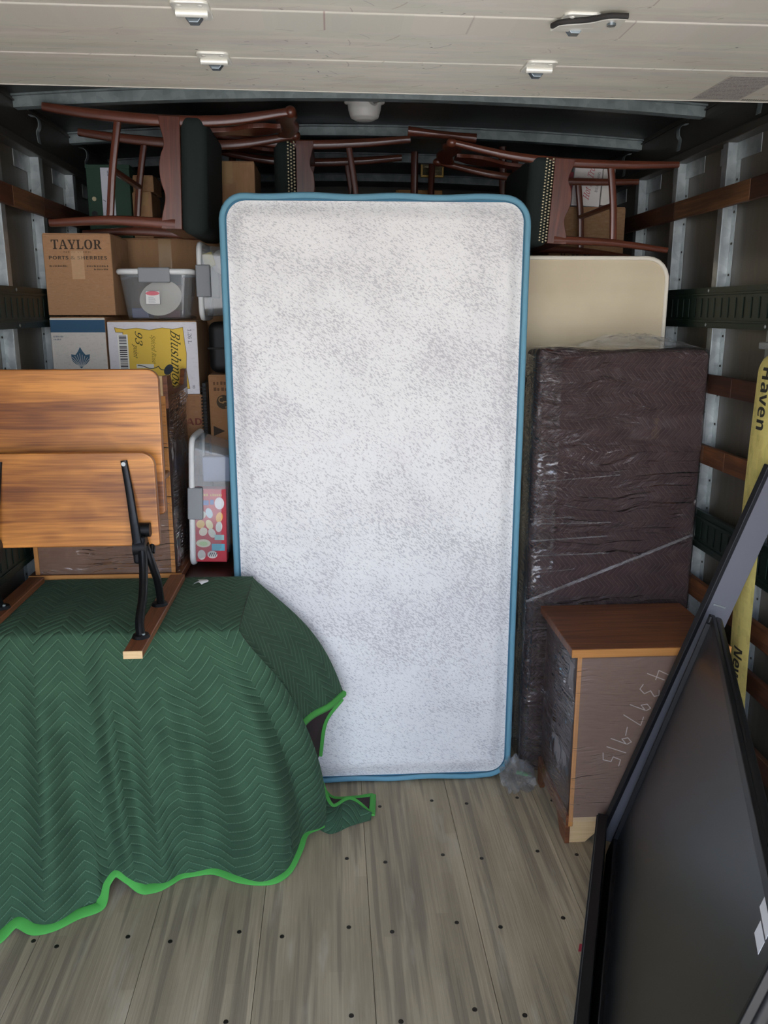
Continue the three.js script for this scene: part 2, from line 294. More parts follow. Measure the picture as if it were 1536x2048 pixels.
// ------------------------------------------------------------------ truck body
const XR = 1.33, XL = -1.065, ZB = -5.4, ZO = 0.4, XC = (XR + XL) / 2;
const POSTS = []; for (let k = -6; k <= 7; k++) POSTS.push(-2.855 + k * 0.4064);

// floor: boards 0.305 m wide with two rows of screws each
{
  const f = thing('floor', 'weathered hardwood truck floor of long boards with screw heads', 'floor', V(XC, 0, ZO), null, 'structure');
  part(f, 'subfloor', box(XL - 0.05, XR + 0.05, -0.12, -0.031, ZB, ZO), M.black);
  const seams = []; for (let k = -4; k <= 4; k++) seams.push(0.085 + k * 0.305);
  seams[0] = Math.max(seams[0], XL - 0.02); seams[seams.length - 1] = XR + 0.02;
  for (let i = 0; i < seams.length - 1; i++) {
    const x0 = seams[i] + 0.0006, x1 = seams[i + 1] - 0.0006, g = box(x0, x1, -0.03, 0, ZB, ZO, 0.0012);
    const q = g.toNonIndexed ? g : g, p = q.attributes.position, uv = q.attributes.uv; // u along the board
    const off = i * 0.377;
    for (let k = 0; k < p.count; k++) uv.setXY(k, -p.getZ(k) + off * 3, (p.getX(k) - x0) + i * 0.61);
    const b = part(f, 'floor_board', g, M.floor);
    for (let k = 0; k < 9; k++) for (const [dx, dz] of [[0.06, 0.0], [0.245, -0.025]]) {
      const sx = seams[i] + dx, sz = -1.695 - (k - 3) * 0.305 + dz;
      if (sx < XL || sx > XR || sz > ZO - 0.02) continue;
      const h = new THREE.CylinderGeometry(0.0062, 0.0066, 0.0016, 12); h.translate(sx, 0.0008, sz);
      const s = new THREE.CylinderGeometry(0.0026, 0.0026, 0.0006, 6); s.translate(sx, 0.0018, sz);
      part(b, 'screw_head', merge([h, s]), M.screw);
    }
  }
  const m = new THREE.Shape([[-0.03, -0.01], [0.012, -0.012], [0.05, -0.004], [0.012, 0.012], [-0.018, 0.018]].map(([x, y]) => new THREE.Vector2(x, y)));
  const g = new THREE.ExtrudeGeometry(m, { depth: 0.0006, bevelEnabled: false }); g.rotateX(-Math.PI / 2); const c = onY(1176, 1897); g.translate(c.x, 0.0003, c.z);
  part(f, 'paint_mark', g, plain(0xa8293a, 0.6), 'small red paint mark');
}

// side walls: panels, hat posts, wooden slats, cargo track rails, top rail
function sideWall(side) {
  const R = side > 0, xp = R ? XR : XL, s = R ? 1 : -1;
  const w = thing(R ? 'wall_right' : 'wall_left', R ? 'right truck wall with steel posts, wood slats and dark green cargo tracks' : 'left truck wall with steel posts, wood slats and dark green cargo tracks', 'wall', V(xp, 0, 0), null, 'structure');
  const bx = (d0, d1, y0, y1, z0, z1, r) => box(Math.min(xp - s * d0, xp - s * d1), Math.max(xp - s * d0, xp - s * d1), y0, y1, z0, z1, r);
  part(w, 'outer_skin', bx(-0.05, -0.012, -0.1, 2.5, ZB, ZO), M.galvDull);
  for (let i = 0; i < POSTS.length; i++) {
    const z0 = i ? POSTS[i - 1] : ZB, z1 = POSTS[i];
    if (z1 > ZB && z0 < ZO) part(w, 'panel', grain(bx(-0.012, 0, 0, 2.42, Math.max(z0, ZB), Math.min(z1, ZO), 0.001), 'y', 1, rnd() * 5, rnd() * 5), M.panel);
  }
  for (const z of POSTS) {
    if (z < -4.6 || z > ZO) continue;
    const hat = merge([grain(bx(0.035, 0.033, 0, 2.24, z - 0.037, z, 0.0008), 'y'), grain(bx(0.033, 0, 0, 2.24, z - 0.002, z, 0.0008), 'y'), grain(bx(0.033, 0, 0, 2.24, z - 0.037, z - 0.035, 0.0008), 'y'), grain(bx(0.002, 0, 0, 2.24, z, z + 0.028, 0.0008), 'y'), grain(bx(0.002, 0, 0, 2.24, z - 0.065, z - 0.037, 0.0008), 'y')]);
    const post = part(w, 'post', hat, M.galv);
    if (z > -3.8 && z < -2) {
      const rv = []; for (let y = 0.1; y < 2.2; y += 0.1) { const c = new THREE.SphereGeometry(0.0045, 6, 4); c.scale(0.5, 1, 1); c.translate(xp - s * 0.003, y, z + 0.014); rv.push(c); }
      const r = part(post, 'rivets', merge(rv), M.darkRail); tag(r, null, null, null, 'stuff');
    }
  }
  // wooden slats in lengths
  const ys = [[2.012, 2.075, 0], [1.41, 1.473, 1], [1.168, 1.232, 2], [0.688, 0.757, 2], [0.528, 0.59, 1], [0.3, 0.365, 0], [0.12, 0.18, 1]];
  for (const [y0, y1, tone] of ys) {
    const cuts = [ZO, -1.3 - rnd() * 0.5, -2.62 - (R ? 0.02 : 0.3), -3.22, -4.2, ZB + 0.05];
    for (let k = 0; k < cuts.length - 1; k++) part(w, 'slat', grain(bx(0.036, 0.054, y0, y1, cuts[k + 1] + 0.0008, cuts[k] - 0.0008, 0.002), 'z'), M.slat[y0 > 2 ? [1, 1, 0, 1, 1][k] : tone]);
  }
  // cargo tracks with slots
  for (const [y0, y1] of [[1.627, 1.76], [0.87, 1.003]]) {
    const sh = new THREE.Shape([[0, 0], [5.7, 0], [5.7, y1 - y0], [0, y1 - y0]].map(([a, b]) => new THREE.Vector2(a, b)));
    for (let a = 0.04; a < 5.66; a += 0.0508) { const h = new THREE.Path(); h.moveTo(a, 0.035); h.lineTo(a + 0.012, 0.035); h.lineTo(a + 0.012, 0.098); h.lineTo(a, 0.098); h.closePath(); sh.holes.push(h); }
    const g = new THREE.ExtrudeGeometry(sh, { depth: 0.003, bevelEnabled: false }); g.rotateY(Math.PI / 2); g.translate(xp - s * 0.05 - 0.0015, y0, ZO - 0.02);
    const lips = [bx(0.037, 0.05, y0, y0 + 0.02, ZO - 5.7, ZO - 0.02, 0.003), bx(0.037, 0.05, y1 - 0.02, y1, ZO - 5.7, ZO - 0.02, 0.003), bx(0.036, 0.038, y0, y1, ZO - 5.7, ZO - 0.02, 0.0005), bx(0.048, 0.056, y0 + 0.018, y0 + 0.026, ZO - 5.7, ZO - 0.02, 0.002), bx(0.048, 0.056, y1 - 0.026, y1 - 0.018, ZO - 5.7, ZO - 0.02, 0.002)].map((q) => { q.deleteAttribute('uv'); return q.index ? q.toNonIndexed() : q; });
    g.deleteAttribute('uv');
    const rail = part(w, 'cargo_track', merge([g.index ? g.toNonIndexed() : g, ...lips]), M.etrack);
    for (const z of POSTS) if (z > -4 && z < -2) for (const y of [y0 + 0.01, y1 - 0.01]) { const b = new THREE.SphereGeometry(0.006, 8, 6); b.scale(0.5, 1, 1); b.translate(xp - s * 0.051, y, z - 0.018); part(rail, 'bolt', b, M.galv); }
  }
  // top rail with hanging brackets
  const top = part(w, 'top_rail', merge([bx(0.0, 0.03, 2.24, 2.44, ZB, ZO, 0.002), bx(0.0, 0.05, 2.215, 2.245, ZB, ZO, 0.004), bx(0.03, 0.036, 2.355, 2.36, ZB, ZO, 0.001)]), M.darkRail);
  for (const z of [-2.62, -3.21, -3.8, -4.4]) {
    const hook = sweep([V(xp - s * 0.034, 2.34, z), V(xp - s * 0.052, 2.337, z), V(xp - s * 0.064, 2.325, z), V(xp - s * 0.064, 2.3, z), V(xp - s * 0.057, 2.288, z), V(xp - s * 0.06, 2.25, z)], 0.03, 0.003, { ref: V(s, 0.3, 0), n: 24, sides: 8, square: 0.3 });
    part(top, 'bracket', hook, M.galvDull);
  }
  for (const z of POSTS) if (z > -4.2 && z < -2) { const t2 = new THREE.Group(); part(w, 'gusset', grain(bx(0.001, 0.004, 2.16, 2.235, z - 0.12, z + 0.16, 0.001), 'z'), M.galv); }
}
sideWall(1); sideWall(-1);
{
  const w = thing('wall_back', 'dark front bulkhead of the cargo box behind the load', 'wall', V(XC, 0, ZB), null, 'structure');
  part(w, 'bulkhead', box(XL - 0.05, XR + 0.05, -0.1, 2.5, ZB - 0.05, ZB, 0.002), M.panel);
}

// ceiling: crowned skin and steel bows 0.61 m apart
const roofY = (x, base) => base + 0.045 * (1 - ((x - XC) / 1.2) ** 2);
{
  const c = thing('ceiling', 'dark metal truck ceiling with grey curved roof bows', 'ceiling', V(XC, 2.36, 0), null, 'structure');
  const skin = sheet((s, t) => { const x = lerp(XL - 0.03, XR + 0.03, s); return V(x, roofY(x, 2.372) + 0.006 * (fbm(s * 7, t * 16, 64, 64, 3, 3) - 0.5), lerp(ZO, ZB, t)); }, 40, 80, {});
  part(c, 'roof_skin', skin, M.roof);
  part(c, 'roof_cover', box(XL - 0.06, XR + 0.06, 2.45, 2.5, ZB, ZO, 0.003), M.galvDull);
  for (let z = -1.25; z > -5; z -= 0.61) {
    const prof = (dz, dy) => (s, t) => { const x = lerp(XL + 0.028, XR - 0.028, s); return V(x, roofY(x, 2.371) + lerp(dy[0], dy[1], t), z + lerp(dz[0], dz[1], t)); };
    const face = [[[0.03, 0.03], [0, -0.006]], [[0.03, 0.016], [-0.006, -0.006]], [[0.016, 0.012], [-0.006, -0.038]], [[0.012, -0.03], [-0.038, -0.038]], [[-0.03, -0.034], [-0.038, 0]]].map(([dz, dy]) => sheet(prof(dz, dy), 40, 1, {}));
    part(c, 'roof_bow', merge(face), M.galvDull);
  }
}
// roll-up door, open, hanging under the roof
{
  const d = thing('door_1', 'scuffed off-white roll-up door panels pushed up under the roof', 'door', V(XC, 2.25, -2.42), null, 'structure');
  d.rotation.z = -0.008; const zs = [-2.445, -2.155, -1.832, -1.51, -1.19, -0.87, -0.55, -0.23, 0.09]; const x0 = XC - 1.12, x1 = XC + 1.12;
  for (let i = 0; i < zs.length - 1; i++) {
    const a = zs[i] + 0.0015, b = zs[i + 1] - 0.0015, rise = (z) => 0;
    const g = box(x0, x1, 2.25, 2.275, a, b, 0.006, 3), p = g.attributes.position, uv = g.attributes.uv, n = g.attributes.normal;
    for (let k = 0; k < p.count; k++) uv.setXY(k, (p.getX(k) - x0) / 2.24, ((p.getZ(k) - a) / 0.34 + i * 0.37));
    const pan = part(d, 'door_panel', g, [M.door, M.door, M.door, M.door, M.door, M.door][0] ? M.door : M.door);
    if (i === 0) part(d, 'panel_edge', box(x0, x1, 2.249, 2.276, a - 0.004, a + 0.001, 0.001), M.doorEdge);
  }
  for (let i = 1; i < 4; i++) for (const x of [-0.262, 0.5, XC - 1.04, XC + 1.04]) {
    const z = zs[i];
    const leaf = roundRect(-0.035, 0.035, -0.05, 0.045, 0.012);
    const g = new THREE.ExtrudeGeometry(leaf, { depth: 0.003, bevelEnabled: true, bevelSize: 0.0015, bevelThickness: 0.0015, bevelSegments: 2 }); g.rotateX(Math.PI / 2); g.translate(x, 2.2495, z);
    const h = part(d, 'hinge', g, M.hinge);
    part(h, 'hinge_knuckle', cyl(x, 2.241, z, 0.007, 0.007, 0.062, 12, 'x'), M.hinge);
    part(h, 'hinge_bracket', extrude([[-0.012, 0], [0.012, 0], [0.016, -0.006], [0.008, -0.016], [-0.008, -0.016], [-0.016, -0.006]], 0.02, 0.001).rotateY(0).translate(x, 2.247, z - 0.035), M.hingeSteel);
    for (const [dx, dz] of [[-0.02, -0.035], [0.02, -0.035], [-0.02, 0.03], [0.02, 0.03]]) { const q = new THREE.SphereGeometry(0.006, 8, 6); q.scale(1, 0.5, 1); q.translate(x + dx, 2.2455, z + dz); part(h, 'rivet', q, M.hinge); }
  }
  // the right-hand joint carries a lifted roller bracket
  {
    const c = V(0.512, 2.246, -1.84);
    const sh = new THREE.Shape(); sh.moveTo(-0.06, 0); sh.lineTo(0.055, 0); sh.lineTo(0.07, 0.03); sh.lineTo(0.066, 0.085); sh.quadraticCurveTo(0.03, 0.09, 0.01, 0.06); sh.quadraticCurveTo(-0.02, 0.045, -0.052, 0.035); sh.closePath();
    const g = new THREE.ExtrudeGeometry(sh, { depth: 0.003, bevelEnabled: true, bevelSize: 0.001, bevelThickness: 0.001, bevelSegments: 1 }); g.rotateX(Math.PI / 2 + 0.02); g.translate(c.x, c.y - 0.007, c.z - 0.015); const b = part(d, 'hinge_plate', g, M.hinge, 'white hinge plate bent away from the joint');
    const e = sweep([V(c.x - 0.062, c.y - 0.006, c.z + 0.0), V(c.x - 0.05, c.y - 0.006, c.z + 0.024), V(c.x + 0.0, c.y - 0.007, c.z + 0.046), V(c.x + 0.03, c.y - 0.008, c.z + 0.074), V(c.x + 0.068, c.y - 0.008, c.z + 0.076)], 0.009, 0.01, { n: 16, sides: 8 });
    part(b, 'rubber_lip', e, M.rubber);
    part(b, 'bolt', cyl(c.x + 0.045, c.y - 0.012, c.z + 0.045, 0.009, 0.009, 0.01, 6), M.hingeSteel);
  }
  // stickers with worn print
  const sticker = drawn(512, 256, (g, w, h) => { g.fillStyle = '#b9b2a8'; g.fillRect(0, 0, w, h); let s = 3; const r = () => { s = (s * 1664525 + 1013904223) >>> 0; return s / 4294967296; }; for (let y = 14; y < h - 10; y += 15) { let x = 12; while (x < w - 20) { const l = 10 + r() * 46; g.fillStyle = `rgba(96,82,92,${0.35 + r() * 0.3})`; g.fillRect(x, y, Math.min(l, w - 20 - x), 6); x += l + 8; } } });
  const st = box(0.985, 1.115, 2.2482, 2.2492, -2.42, -2.19, 0.0004); for (let k = 0; k < st.attributes.position.count; k++) st.attributes.uv.setXY(k, (st.attributes.position.getX(k) - 0.985) / 0.13, 1 - (st.attributes.position.getZ(k) + 2.42) / 0.23);
  part(d, 'sticker', st, S({ map: sticker, roughness: 0.6 }), 'worn printed instruction sticker');
  const dots = drawn(256, 32, (g, w, h) => { g.fillStyle = '#c9c3b4'; g.fillRect(0, 0, w, h); g.fillStyle = '#4a4438'; for (let x = 4; x < w; x += 13) g.fillRect(x, 5 + (x % 3), 8, 20); });
  const s2 = box(1.12, 1.24, 2.2482, 2.2492, -2.425, -2.405, 0.0004); for (let k = 0; k < s2.attributes.position.count; k++) s2.attributes.uv.setXY(k, (s2.attributes.position.getX(k) - 1.12) / 0.12, (s2.attributes.position.getZ(k) + 2.425) / 0.02);
  part(d, 'sticker', s2, S({ map: dots, roughness: 0.6 }), 'narrow sticker with dark marks');
  for (const s of [-1, 1]) part(d, 'door_track', box(XC + s * 1.125, XC + s * 1.155, 2.235, 2.29, -2.5, ZO - 0.05, 0.004), M.darkRail);
}
// rear frame above the opening
{
  const h = local(scene, 'trim_1', box(XL - 0.06, XR + 0.06, 2.3, 2.52, ZO, ZO + 0.06, 0.004), M.galvDull); tag(h, 'steel header beam above the rear opening', 'header', null, 'structure');
}

// ------------------------------------------------------------------ twin mattress standing on its end
{
  const z0 = -2.775, x0 = -0.335, x1 = 0.628, y0 = 0.012, y1 = 2.03, R = 0.075;
  const m = thing('mattress', 'tall pale grey flecked mattress with blue piping standing on end', 'mattress', V((x0 + x1) / 2, 0, z0));
  // face: a rounded rectangle of cloth, softly uneven
  const cx = (x0 + x1) / 2, cy = (y0 + y1) / 2, hw = (x1 - x0) / 2 - 0.014, hh = (y1 - y0) / 2 - 0.014;
  const shape = (u, v) => { // square to rounded rectangle: limit x by the corner arc
    const y = v * hh, edge = hh - Math.abs(y), r = R - 0.014; let w = hw; if (edge < r) w = hw - r + Math.sqrt(Math.max(0, r * r - (r - edge) ** 2)); return [u * w, y];
  };
  const f = sheet((s, t) => {
    const v = 1 - 2 * t, vv = Math.sign(v) * (1 - Math.pow(1 - Math.abs(v), 1.25)), [x, y] = shape(s * 2 - 1, vv);
    const ex = 1 - Math.abs(x) / hw, ey = 1 - Math.abs(y) / hh, dome = 0.018 * (smooth(ex, 0, 0.12) * smooth(ey, 0, 0.06));
    const puff = 0.006 * (fbm(x * 5 + 9, y * 5 + 9, 99, 99, 2, 3) - 0.5) + 0.004 * Math.sin(y * 9 + Math.sin(x * 4) * 1.2) * (ey > 0.1 ? 1 : ey * 10) + 0.005 * (fbm(x * 2.5 + 9, y * 14 + 9, 99, 99, 4, 2) - 0.5);
    return V(cx + x, cy + y, z0 + dome + puff * smooth(Math.min(ex, ey), 0, 0.1));
  }, 90, 180, { su: (s, t) => s, tv: (s, t) => 1 - t });
  part(m, 'quilted_face', f, M.fabric);
  const outline = roundRect(x0, x1, y0, y1, R).getSpacedPoints(240).map((p) => V(p.x, p.y, z0 - 0.002));
  outline.push(outline[0].clone());
  const ring = (pts, rad, dz) => new THREE.TubeGeometry(new THREE.CatmullRomCurve3(pts.slice(0, -1).map((p) => V(p.x, p.y + 0.0025 * Math.sin(p.x * 23 + p.y * 17), p.z + dz)), true, 'centripetal'), 360, rad, 10, true);
  part(m, 'piping', ring(outline, 0.0095, 0.004), M.piping, 'blue edge piping');
  const side = extrude(roundRect(x0 + 0.006, x1 - 0.006, y0 + 0.004, y1 - 0.006, R - 0.006), 0.18, 0.004, 12); side.translate(0, 0, z0 - 0.19);
  part(m, 'border', side, M.mattressSide);
  part(m, 'rear_piping', ring(outline, 0.011, -0.19), M.piping, 'blue edge piping');
}
// cream mattress behind, at the right
{
  const z0 = -3.06, x0 = 0.26, x1 = 1.205, y0 = 0.012, y1 = 1.866, R = 0.075;
  const m = thing('mattress', 'plain cream mattress with white piping behind the brown wrapped piece', 'mattress', V((x0 + x1) / 2, 0, z0));
  const face = extrude(roundRect(x0 + 0.01, x1 - 0.01, y0 + 0.005, y1 - 0.01, R), 0.16, 0.012, 14); face.translate(0, 0, z0 - 0.17); grain(face, 'x');
  part(m, 'ticking', grain(face, 'x'), M.cream);
  const pts = roundRect(x0, x1, y0, y1, R).getSpacedPoints(160).map((p) => V(p.x, p.y, z0));
  part(m, 'piping', new THREE.TubeGeometry(new THREE.CatmullRomCurve3(pts.slice(0, -1), true, 'centripetal'), 260, 0.008, 8, true), M.creamPiping, 'white edge piping');
}

// ------------------------------------------------------------------ headboard in brown quilted pads and stretch film
{
  const x0 = 0.684, x1 = 1.272, y1 = 1.55, z0 = -2.795, z1 = -2.985;
  const h = thing('wrapped_headboard', 'tall flat piece wrapped in brown quilted moving pads and clear stretch film', 'furniture', V((x0 + x1) / 2, 0, (z0 + z1) / 2));
  const soft = (grow, amp, s) => {
    const g = new RoundedBoxGeometry(x1 - x0 + grow * 2, y1 + grow * 1.2, z0 - z1 + grow * 2, 5, 0.022); 
    const q = subdivide(g, 0.035); q.translate((x0 + x1) / 2, y1 / 2 + 0.003 + grow * 0.6, (z0 + z1) / 2);
    const p = q.attributes.position, n = q.attributes.normal;
    for (let i = 0; i < p.count; i++) { const x = p.getX(i), y = p.getY(i), z = p.getZ(i); const a = amp * (fbm(x * 7 + 20, y * 5 + z * 9 + 20, 512, 512, s, 3) - 0.5) * 2, top = y > y1 - 0.03 ? 0.02 * (fbm(x * 9 + 4, z * 14 + 8, 256, 256, 71, 2) - 0.35) : 0; p.setXYZ(i, x + n.getX(i) * a, Math.max(0.003, y + n.getY(i) * (a + top)), z + n.getZ(i) * a); }
    q.computeVertexNormals(); return q;
  };
  const pad = soft(0, 0.004, 31); part(h, 'quilted_pad', grain(pad, 'x', 1, 0.1, 0.2), M.brown);
  part(h, 'stretch_film', grain(soft(0.006, 0.005, 47), 'x', 1, 0, 0), M.film, 'clear crinkled stretch film');
  // twisted bands of film across the front
  const band = (a, b, w) => { const p = onZ(...a, z0 + 0.014), q = onZ(...b, z0 + 0.014), mid = p.clone().lerp(q, 0.5); mid.z += 0.001; return sweep([p, mid, q], w, 0.003, { ref: V(0, 0, 1), n: 20, sides: 8, square: 1 }); };
  part(h, 'film_band', band([1052, 1203], [1385, 1070], 0.011), M.filmHaze, 'twisted strip of film');
  for (const [a, b, w] of [[[1062, 1048], [1222, 1045], 0.004], [[1062, 1082], [1215, 1072], 0.005], [[1062, 1112], [1218, 1106], 0.004], [[1064, 1146], [1150, 1138], 0.003], [[1085, 963], [1240, 950], 0.004], [[1060, 1038], [1150, 1034], 0.003]]) part(h, 'film_band', band(a, b, w), M.filmHaze, 'twisted strip of film');
  part(h, 'pad_binding', sweep([V(0.668, 0.008, -2.79), V(0.69, 0.01, -2.775), V(0.72, 0.008, -2.77)], 0.02, 0.01, { n: 10, sides: 8 }), M.binding, 'green pad edge showing at the floor');
  // film pulled tight round the near left corner, gathered into many small ridges
  const corner = sheet((s, t) => { const y = lerp(y1 - 0.01, 0.05, t), R = 0.034, cx = x0 + 0.03, cz = z0 - 0.03, a = lerp(Math.PI, Math.PI / 2, clamp((s - 0.3) / 0.45, 0, 1)), ridge = 0.004 * (fbm(s * 5 + 3, t * 190, 512, 512, 97, 2) - 0.5) * 2 + 0.003 * (fbm(s * 3, t * 24, 512, 512, 99, 2) - 0.5);
    const p = V(cx + (R + 0.006 + ridge) * Math.cos(a), y, cz + (R + 0.006 + ridge) * Math.sin(a)); if (s < 0.3) p.z -= (0.3 - s) * 0.3; if (s > 0.75) p.x += (s - 0.75) * 0.2; return p; }, 18, 420, {});
  part(h, 'stretch_film', corner, M.film, 'clear crinkled stretch film');
  // film gathered over the top edge
  const tuft = sheet((s, t) => { const x = lerp(0.83, 1.24, s), k = fbm(s * 9, t * 6, 64, 64, 88, 3); return V(x, y1 + 0.012 + 0.05 * Math.sin(Math.PI * t) * (0.4 + k) * Math.sin(Math.PI * s) + 0.006 * k, lerp(z0 + 0.012, z1 + 0.02, t)); }, 50, 20, { flip: true });
  part(h, 'stretch_film', tuft, M.filmHaze, 'clear crinkled stretch film');
}
function subdivide(g, step) { // split every triangle until its edges are shorter than step
  let src = g.index ? g.toNonIndexed() : g, p = Array.from(src.attributes.position.array), n = Array.from(src.attributes.normal.array);
  for (let pass = 0; pass < 8; pass++) {
    const P2 = [], N2 = []; let split = false;
    for (let i = 0; i < p.length; i += 9) {
      const v = [0, 3, 6].map((k) => [p[i + k], p[i + k + 1], p[i + k + 2]]), m = [0, 3, 6].map((k) => [n[i + k], n[i + k + 1], n[i + k + 2]]);
      const len = (a, b) => Math.hypot(a[0] - b[0], a[1] - b[1], a[2] - b[2]), L = [len(v[0], v[1]), len(v[1], v[2]), len(v[2], v[0])], k = L.indexOf(Math.max(...L));
      if (L[k] <= step) { P2.push(...v.flat()); N2.push(...m.flat()); continue; }
      split = true; const a = k, b = (k + 1) % 3, c = (k + 2) % 3, mid = v[a].map((q, j) => (q + v[b][j]) / 2), mn = m[a].map((q, j) => (q + m[b][j]) / 2);
      P2.push(...v[a], ...mid, ...v[c], ...mid, ...v[b], ...v[c]); N2.push(...m[a], ...mn, ...m[c], ...mn, ...m[b], ...m[c]);
    }
    p = P2; n = N2; if (!split) break;
  }
  const q = new THREE.BufferGeometry(); q.setAttribute('position', new THREE.Float32BufferAttribute(p, 3)); q.setAttribute('normal', new THREE.Float32BufferAttribute(n, 3)); q.setAttribute('uv', new THREE.Float32BufferAttribute(new Float32Array((p.length / 3) * 2), 2));
  return q;
}
// crumpled film on the floor at its foot
{
  const c = onY(1030, 1574), g = new THREE.IcosahedronGeometry(0.055, 10), p = g.attributes.position;
  for (let i = 0; i < p.count; i++) { const x = p.getX(i), y = p.getY(i), z = p.getZ(i), k = 0.55 + 0.9 * Math.abs(fbm(x * 40 + 9, y * 40 + z * 31 + 9, 512, 512, 5, 4) - 0.5) * 2 + 0.25 * fbm(z * 22 + 5, x * 22 + 5, 512, 512, 8, 2); p.setXYZ(i, x * k * 1.1, Math.max(0.001, y * k * 1.15 + 0.045), z * k); }
  g.computeVertexNormals(); g.translate(0, 0, 0);
  const m = local(scene, 'film_scrap', g, M.filmHaze); m.position.copy(c).setY(0.001); tag(m, 'crumpled clear film scrap on the floor beside the blue piped mattress', 'plastic film');
}

// ------------------------------------------------------------------ nightstands (back panel towards the door)
function nightstand(label, chalk) {
  const W = 0.5, D = 0.4, H = 0.676, o = thing('nightstand', label, 'nightstand', V(0, 0, 0), 'pair of film wrapped nightstands');
  const L = (n, g, m, l, parent = o) => local(parent, n, g, m, l);
  const top = L('top', grain(box(-W / 2, W / 2, H - 0.026, H, -D, -0.004, 0.003), 'x'), M.walnut);
  L('raw_edge', grain(box(-W / 2, W / 2, H - 0.0265, H - 0.001, -0.005, 0, 0.001), 'x'), M.honey, 'pale raw wood edge', top);
  const x0 = -W / 2 + 0.021, x1 = W / 2 - 0.021, y0 = 0.092;
  for (const s of [-1, 1]) {
    const xs = s < 0 ? [x0, x0 + 0.014] : [x1 - 0.014, x1], sp = L('side_panel', grain(box(xs[0], xs[1], y0 - 0.03, H - 0.026, -D + 0.015, -0.012, 0.002), 'y'), M.walnutDark);
    L('raw_edge', grain(box(xs[0], xs[1], y0 - 0.03, H - 0.027, -0.012, -0.008, 0.001), 'y'), M.honey, 'pale raw wood edge', sp);
  }
  const back = box(x0 + 0.014, x1 - 0.014, y0, H - 0.027, -0.018, -0.011, 0.001), bp = back.attributes.position, bu = back.attributes.uv;
  for (let i = 0; i < bp.count; i++) bu.setXY(i, (bp.getX(i) - x0) / (x1 - x0), (bp.getY(i) - y0) / (H - 0.027 - y0));
  const bm = chalk ? S({ roughness: 0.6, map: drawn(768, 940, (g, w, h) => {
    g.fillStyle = '#80604b'; g.fillRect(0, 0, w, h); let s = 9; const r = () => { s = (s * 1664525 + 1013904223) >>> 0; return s / 4294967296; };
    for (let i = 0; i < 5000; i++) { g.fillStyle = r() < 0.5 ? 'rgba(60,38,28,0.10)' : 'rgba(150,112,90,0.07)'; g.fillRect(r() * w, r() * h, 6 + r() * 60, 1 + r() * 2); }
    g.strokeStyle = 'rgba(214,200,190,0.85)'; g.lineWidth = 5; g.lineCap = 'round'; g.lineJoin = 'round';
    // chalk: 4397-915 written down the board; each digit as strokes in a unit cell
    const digit = { 4: [[[0.1, 0], [0.0, 0.55], [0.8, 0.5]], [[0.6, 0.1], [0.55, 1]]], 3: [[[0.1, 0.1], [0.5, 0], [0.7, 0.2], [0.35, 0.48], [0.75, 0.7], [0.5, 1], [0.05, 0.95]]], 9: [[[0.65, 0.15], [0.35, 0], [0.1, 0.25], [0.35, 0.5], [0.65, 0.2], [0.6, 1]]], 7: [[[0.0, 0.05], [0.75, 0.0], [0.35, 1]]], '-': [[[0.1, 0.55], [0.8, 0.45]]], 1: [[[0.35, 0], [0.35, 1]]], 5: [[[0.75, 0.0], [0.2, 0.05], [0.15, 0.45], [0.6, 0.45], [0.65, 0.85], [0.1, 1]]] };
    const spots = [['4', 440, 90], ['3', 405, 180], ['9', 362, 262], ['7', 325, 335], ['-', 296, 405], ['9', 272, 455], ['1', 246, 518], ['5', 222, 570]];
    for (const [ch, x, y] of spots) { g.save(); g.translate(x, y); g.rotate(1.93); for (const st of digit[ch]) { g.beginPath(); st.forEach(([a, b], i) => { const px = a * 66, py = (b - 0.5) * 112; i ? g.lineTo(px, py) : g.moveTo(px, py); }); g.stroke(); } g.restore(); }
  }) }) : M.hard;
  L('back_panel', back, bm, chalk ? 'brown hardboard back chalked 4397-915' : undefined);
  // bracket feet: pale blocks at the back, walnut at the sides
  for (const s of [-1, 1]) {
    const f = extrude([[0, 0], [0.055, 0], [0.118, 0.062], [0.118, 0.09], [0, 0.09]], 0.014, 0.0015); if (s > 0) f.scale(-1, 1, 1); f.translate(s < 0 ? x0 + 0.004 : x1 - 0.004, 0, -0.03);
    if (s > 0) { const i = f.index; const p = f.attributes.position; for (let k = 0; k < p.count; k += 3) { for (const a of ['position', 'normal', 'uv']) { const at2 = f.attributes[a], n = at2.itemSize; for (let c = 0; c < n; c++) { const t = at2.array[(k + 1) * n + c]; at2.array[(k + 1) * n + c] = at2.array[(k + 2) * n + c]; at2.array[(k + 2) * n + c] = t; } } } }
    L('bracket_foot', grain(f, 'x'), M.pale, 'pale wood bracket foot');
    const q = extrude([[0, 0], [0.06, 0], [0.1, 0.05], [0.29, 0.05], [0.33, 0], [0.37, 0], [0.37, 0.1], [0, 0.1]], 0.012, 0.0015); q.rotateY(Math.PI / 2); q.translate(s < 0 ? x0 - 0.007 : x1 - 0.007, 0, -0.011);
    L('base_rail', grain(q, 'z'), M.walnut);
  }
  // stretch film round the body
  const film = (f, ns, nt, flip) => sheet(f, ns, nt, { flip });
  const rough = (a, b, k) => k * (fbm(a, b, 512, 512, 61, 3) - 0.5);
  L('stretch_film', film((s, t) => V(lerp(x0 - 0.002, x1 + 0.002, s), lerp(H - 0.03, y0 - 0.01, t), -0.001 + rough(s * 14, t * 40, 0.004)), 40, 80), chalk ? M.filmFlat : M.film, 'clear crinkled stretch film');
  L('stretch_film', film((s, t) => V(x0 - 0.008 - 0.008 * Math.sin(Math.PI * s) + rough(s * 18, t * 12, 0.01), lerp(H - 0.03, y0 - 0.03, t), lerp(-D + 0.02, -0.001, s)), 40, 60), M.film, 'clear crinkled stretch film');
  return o;
}
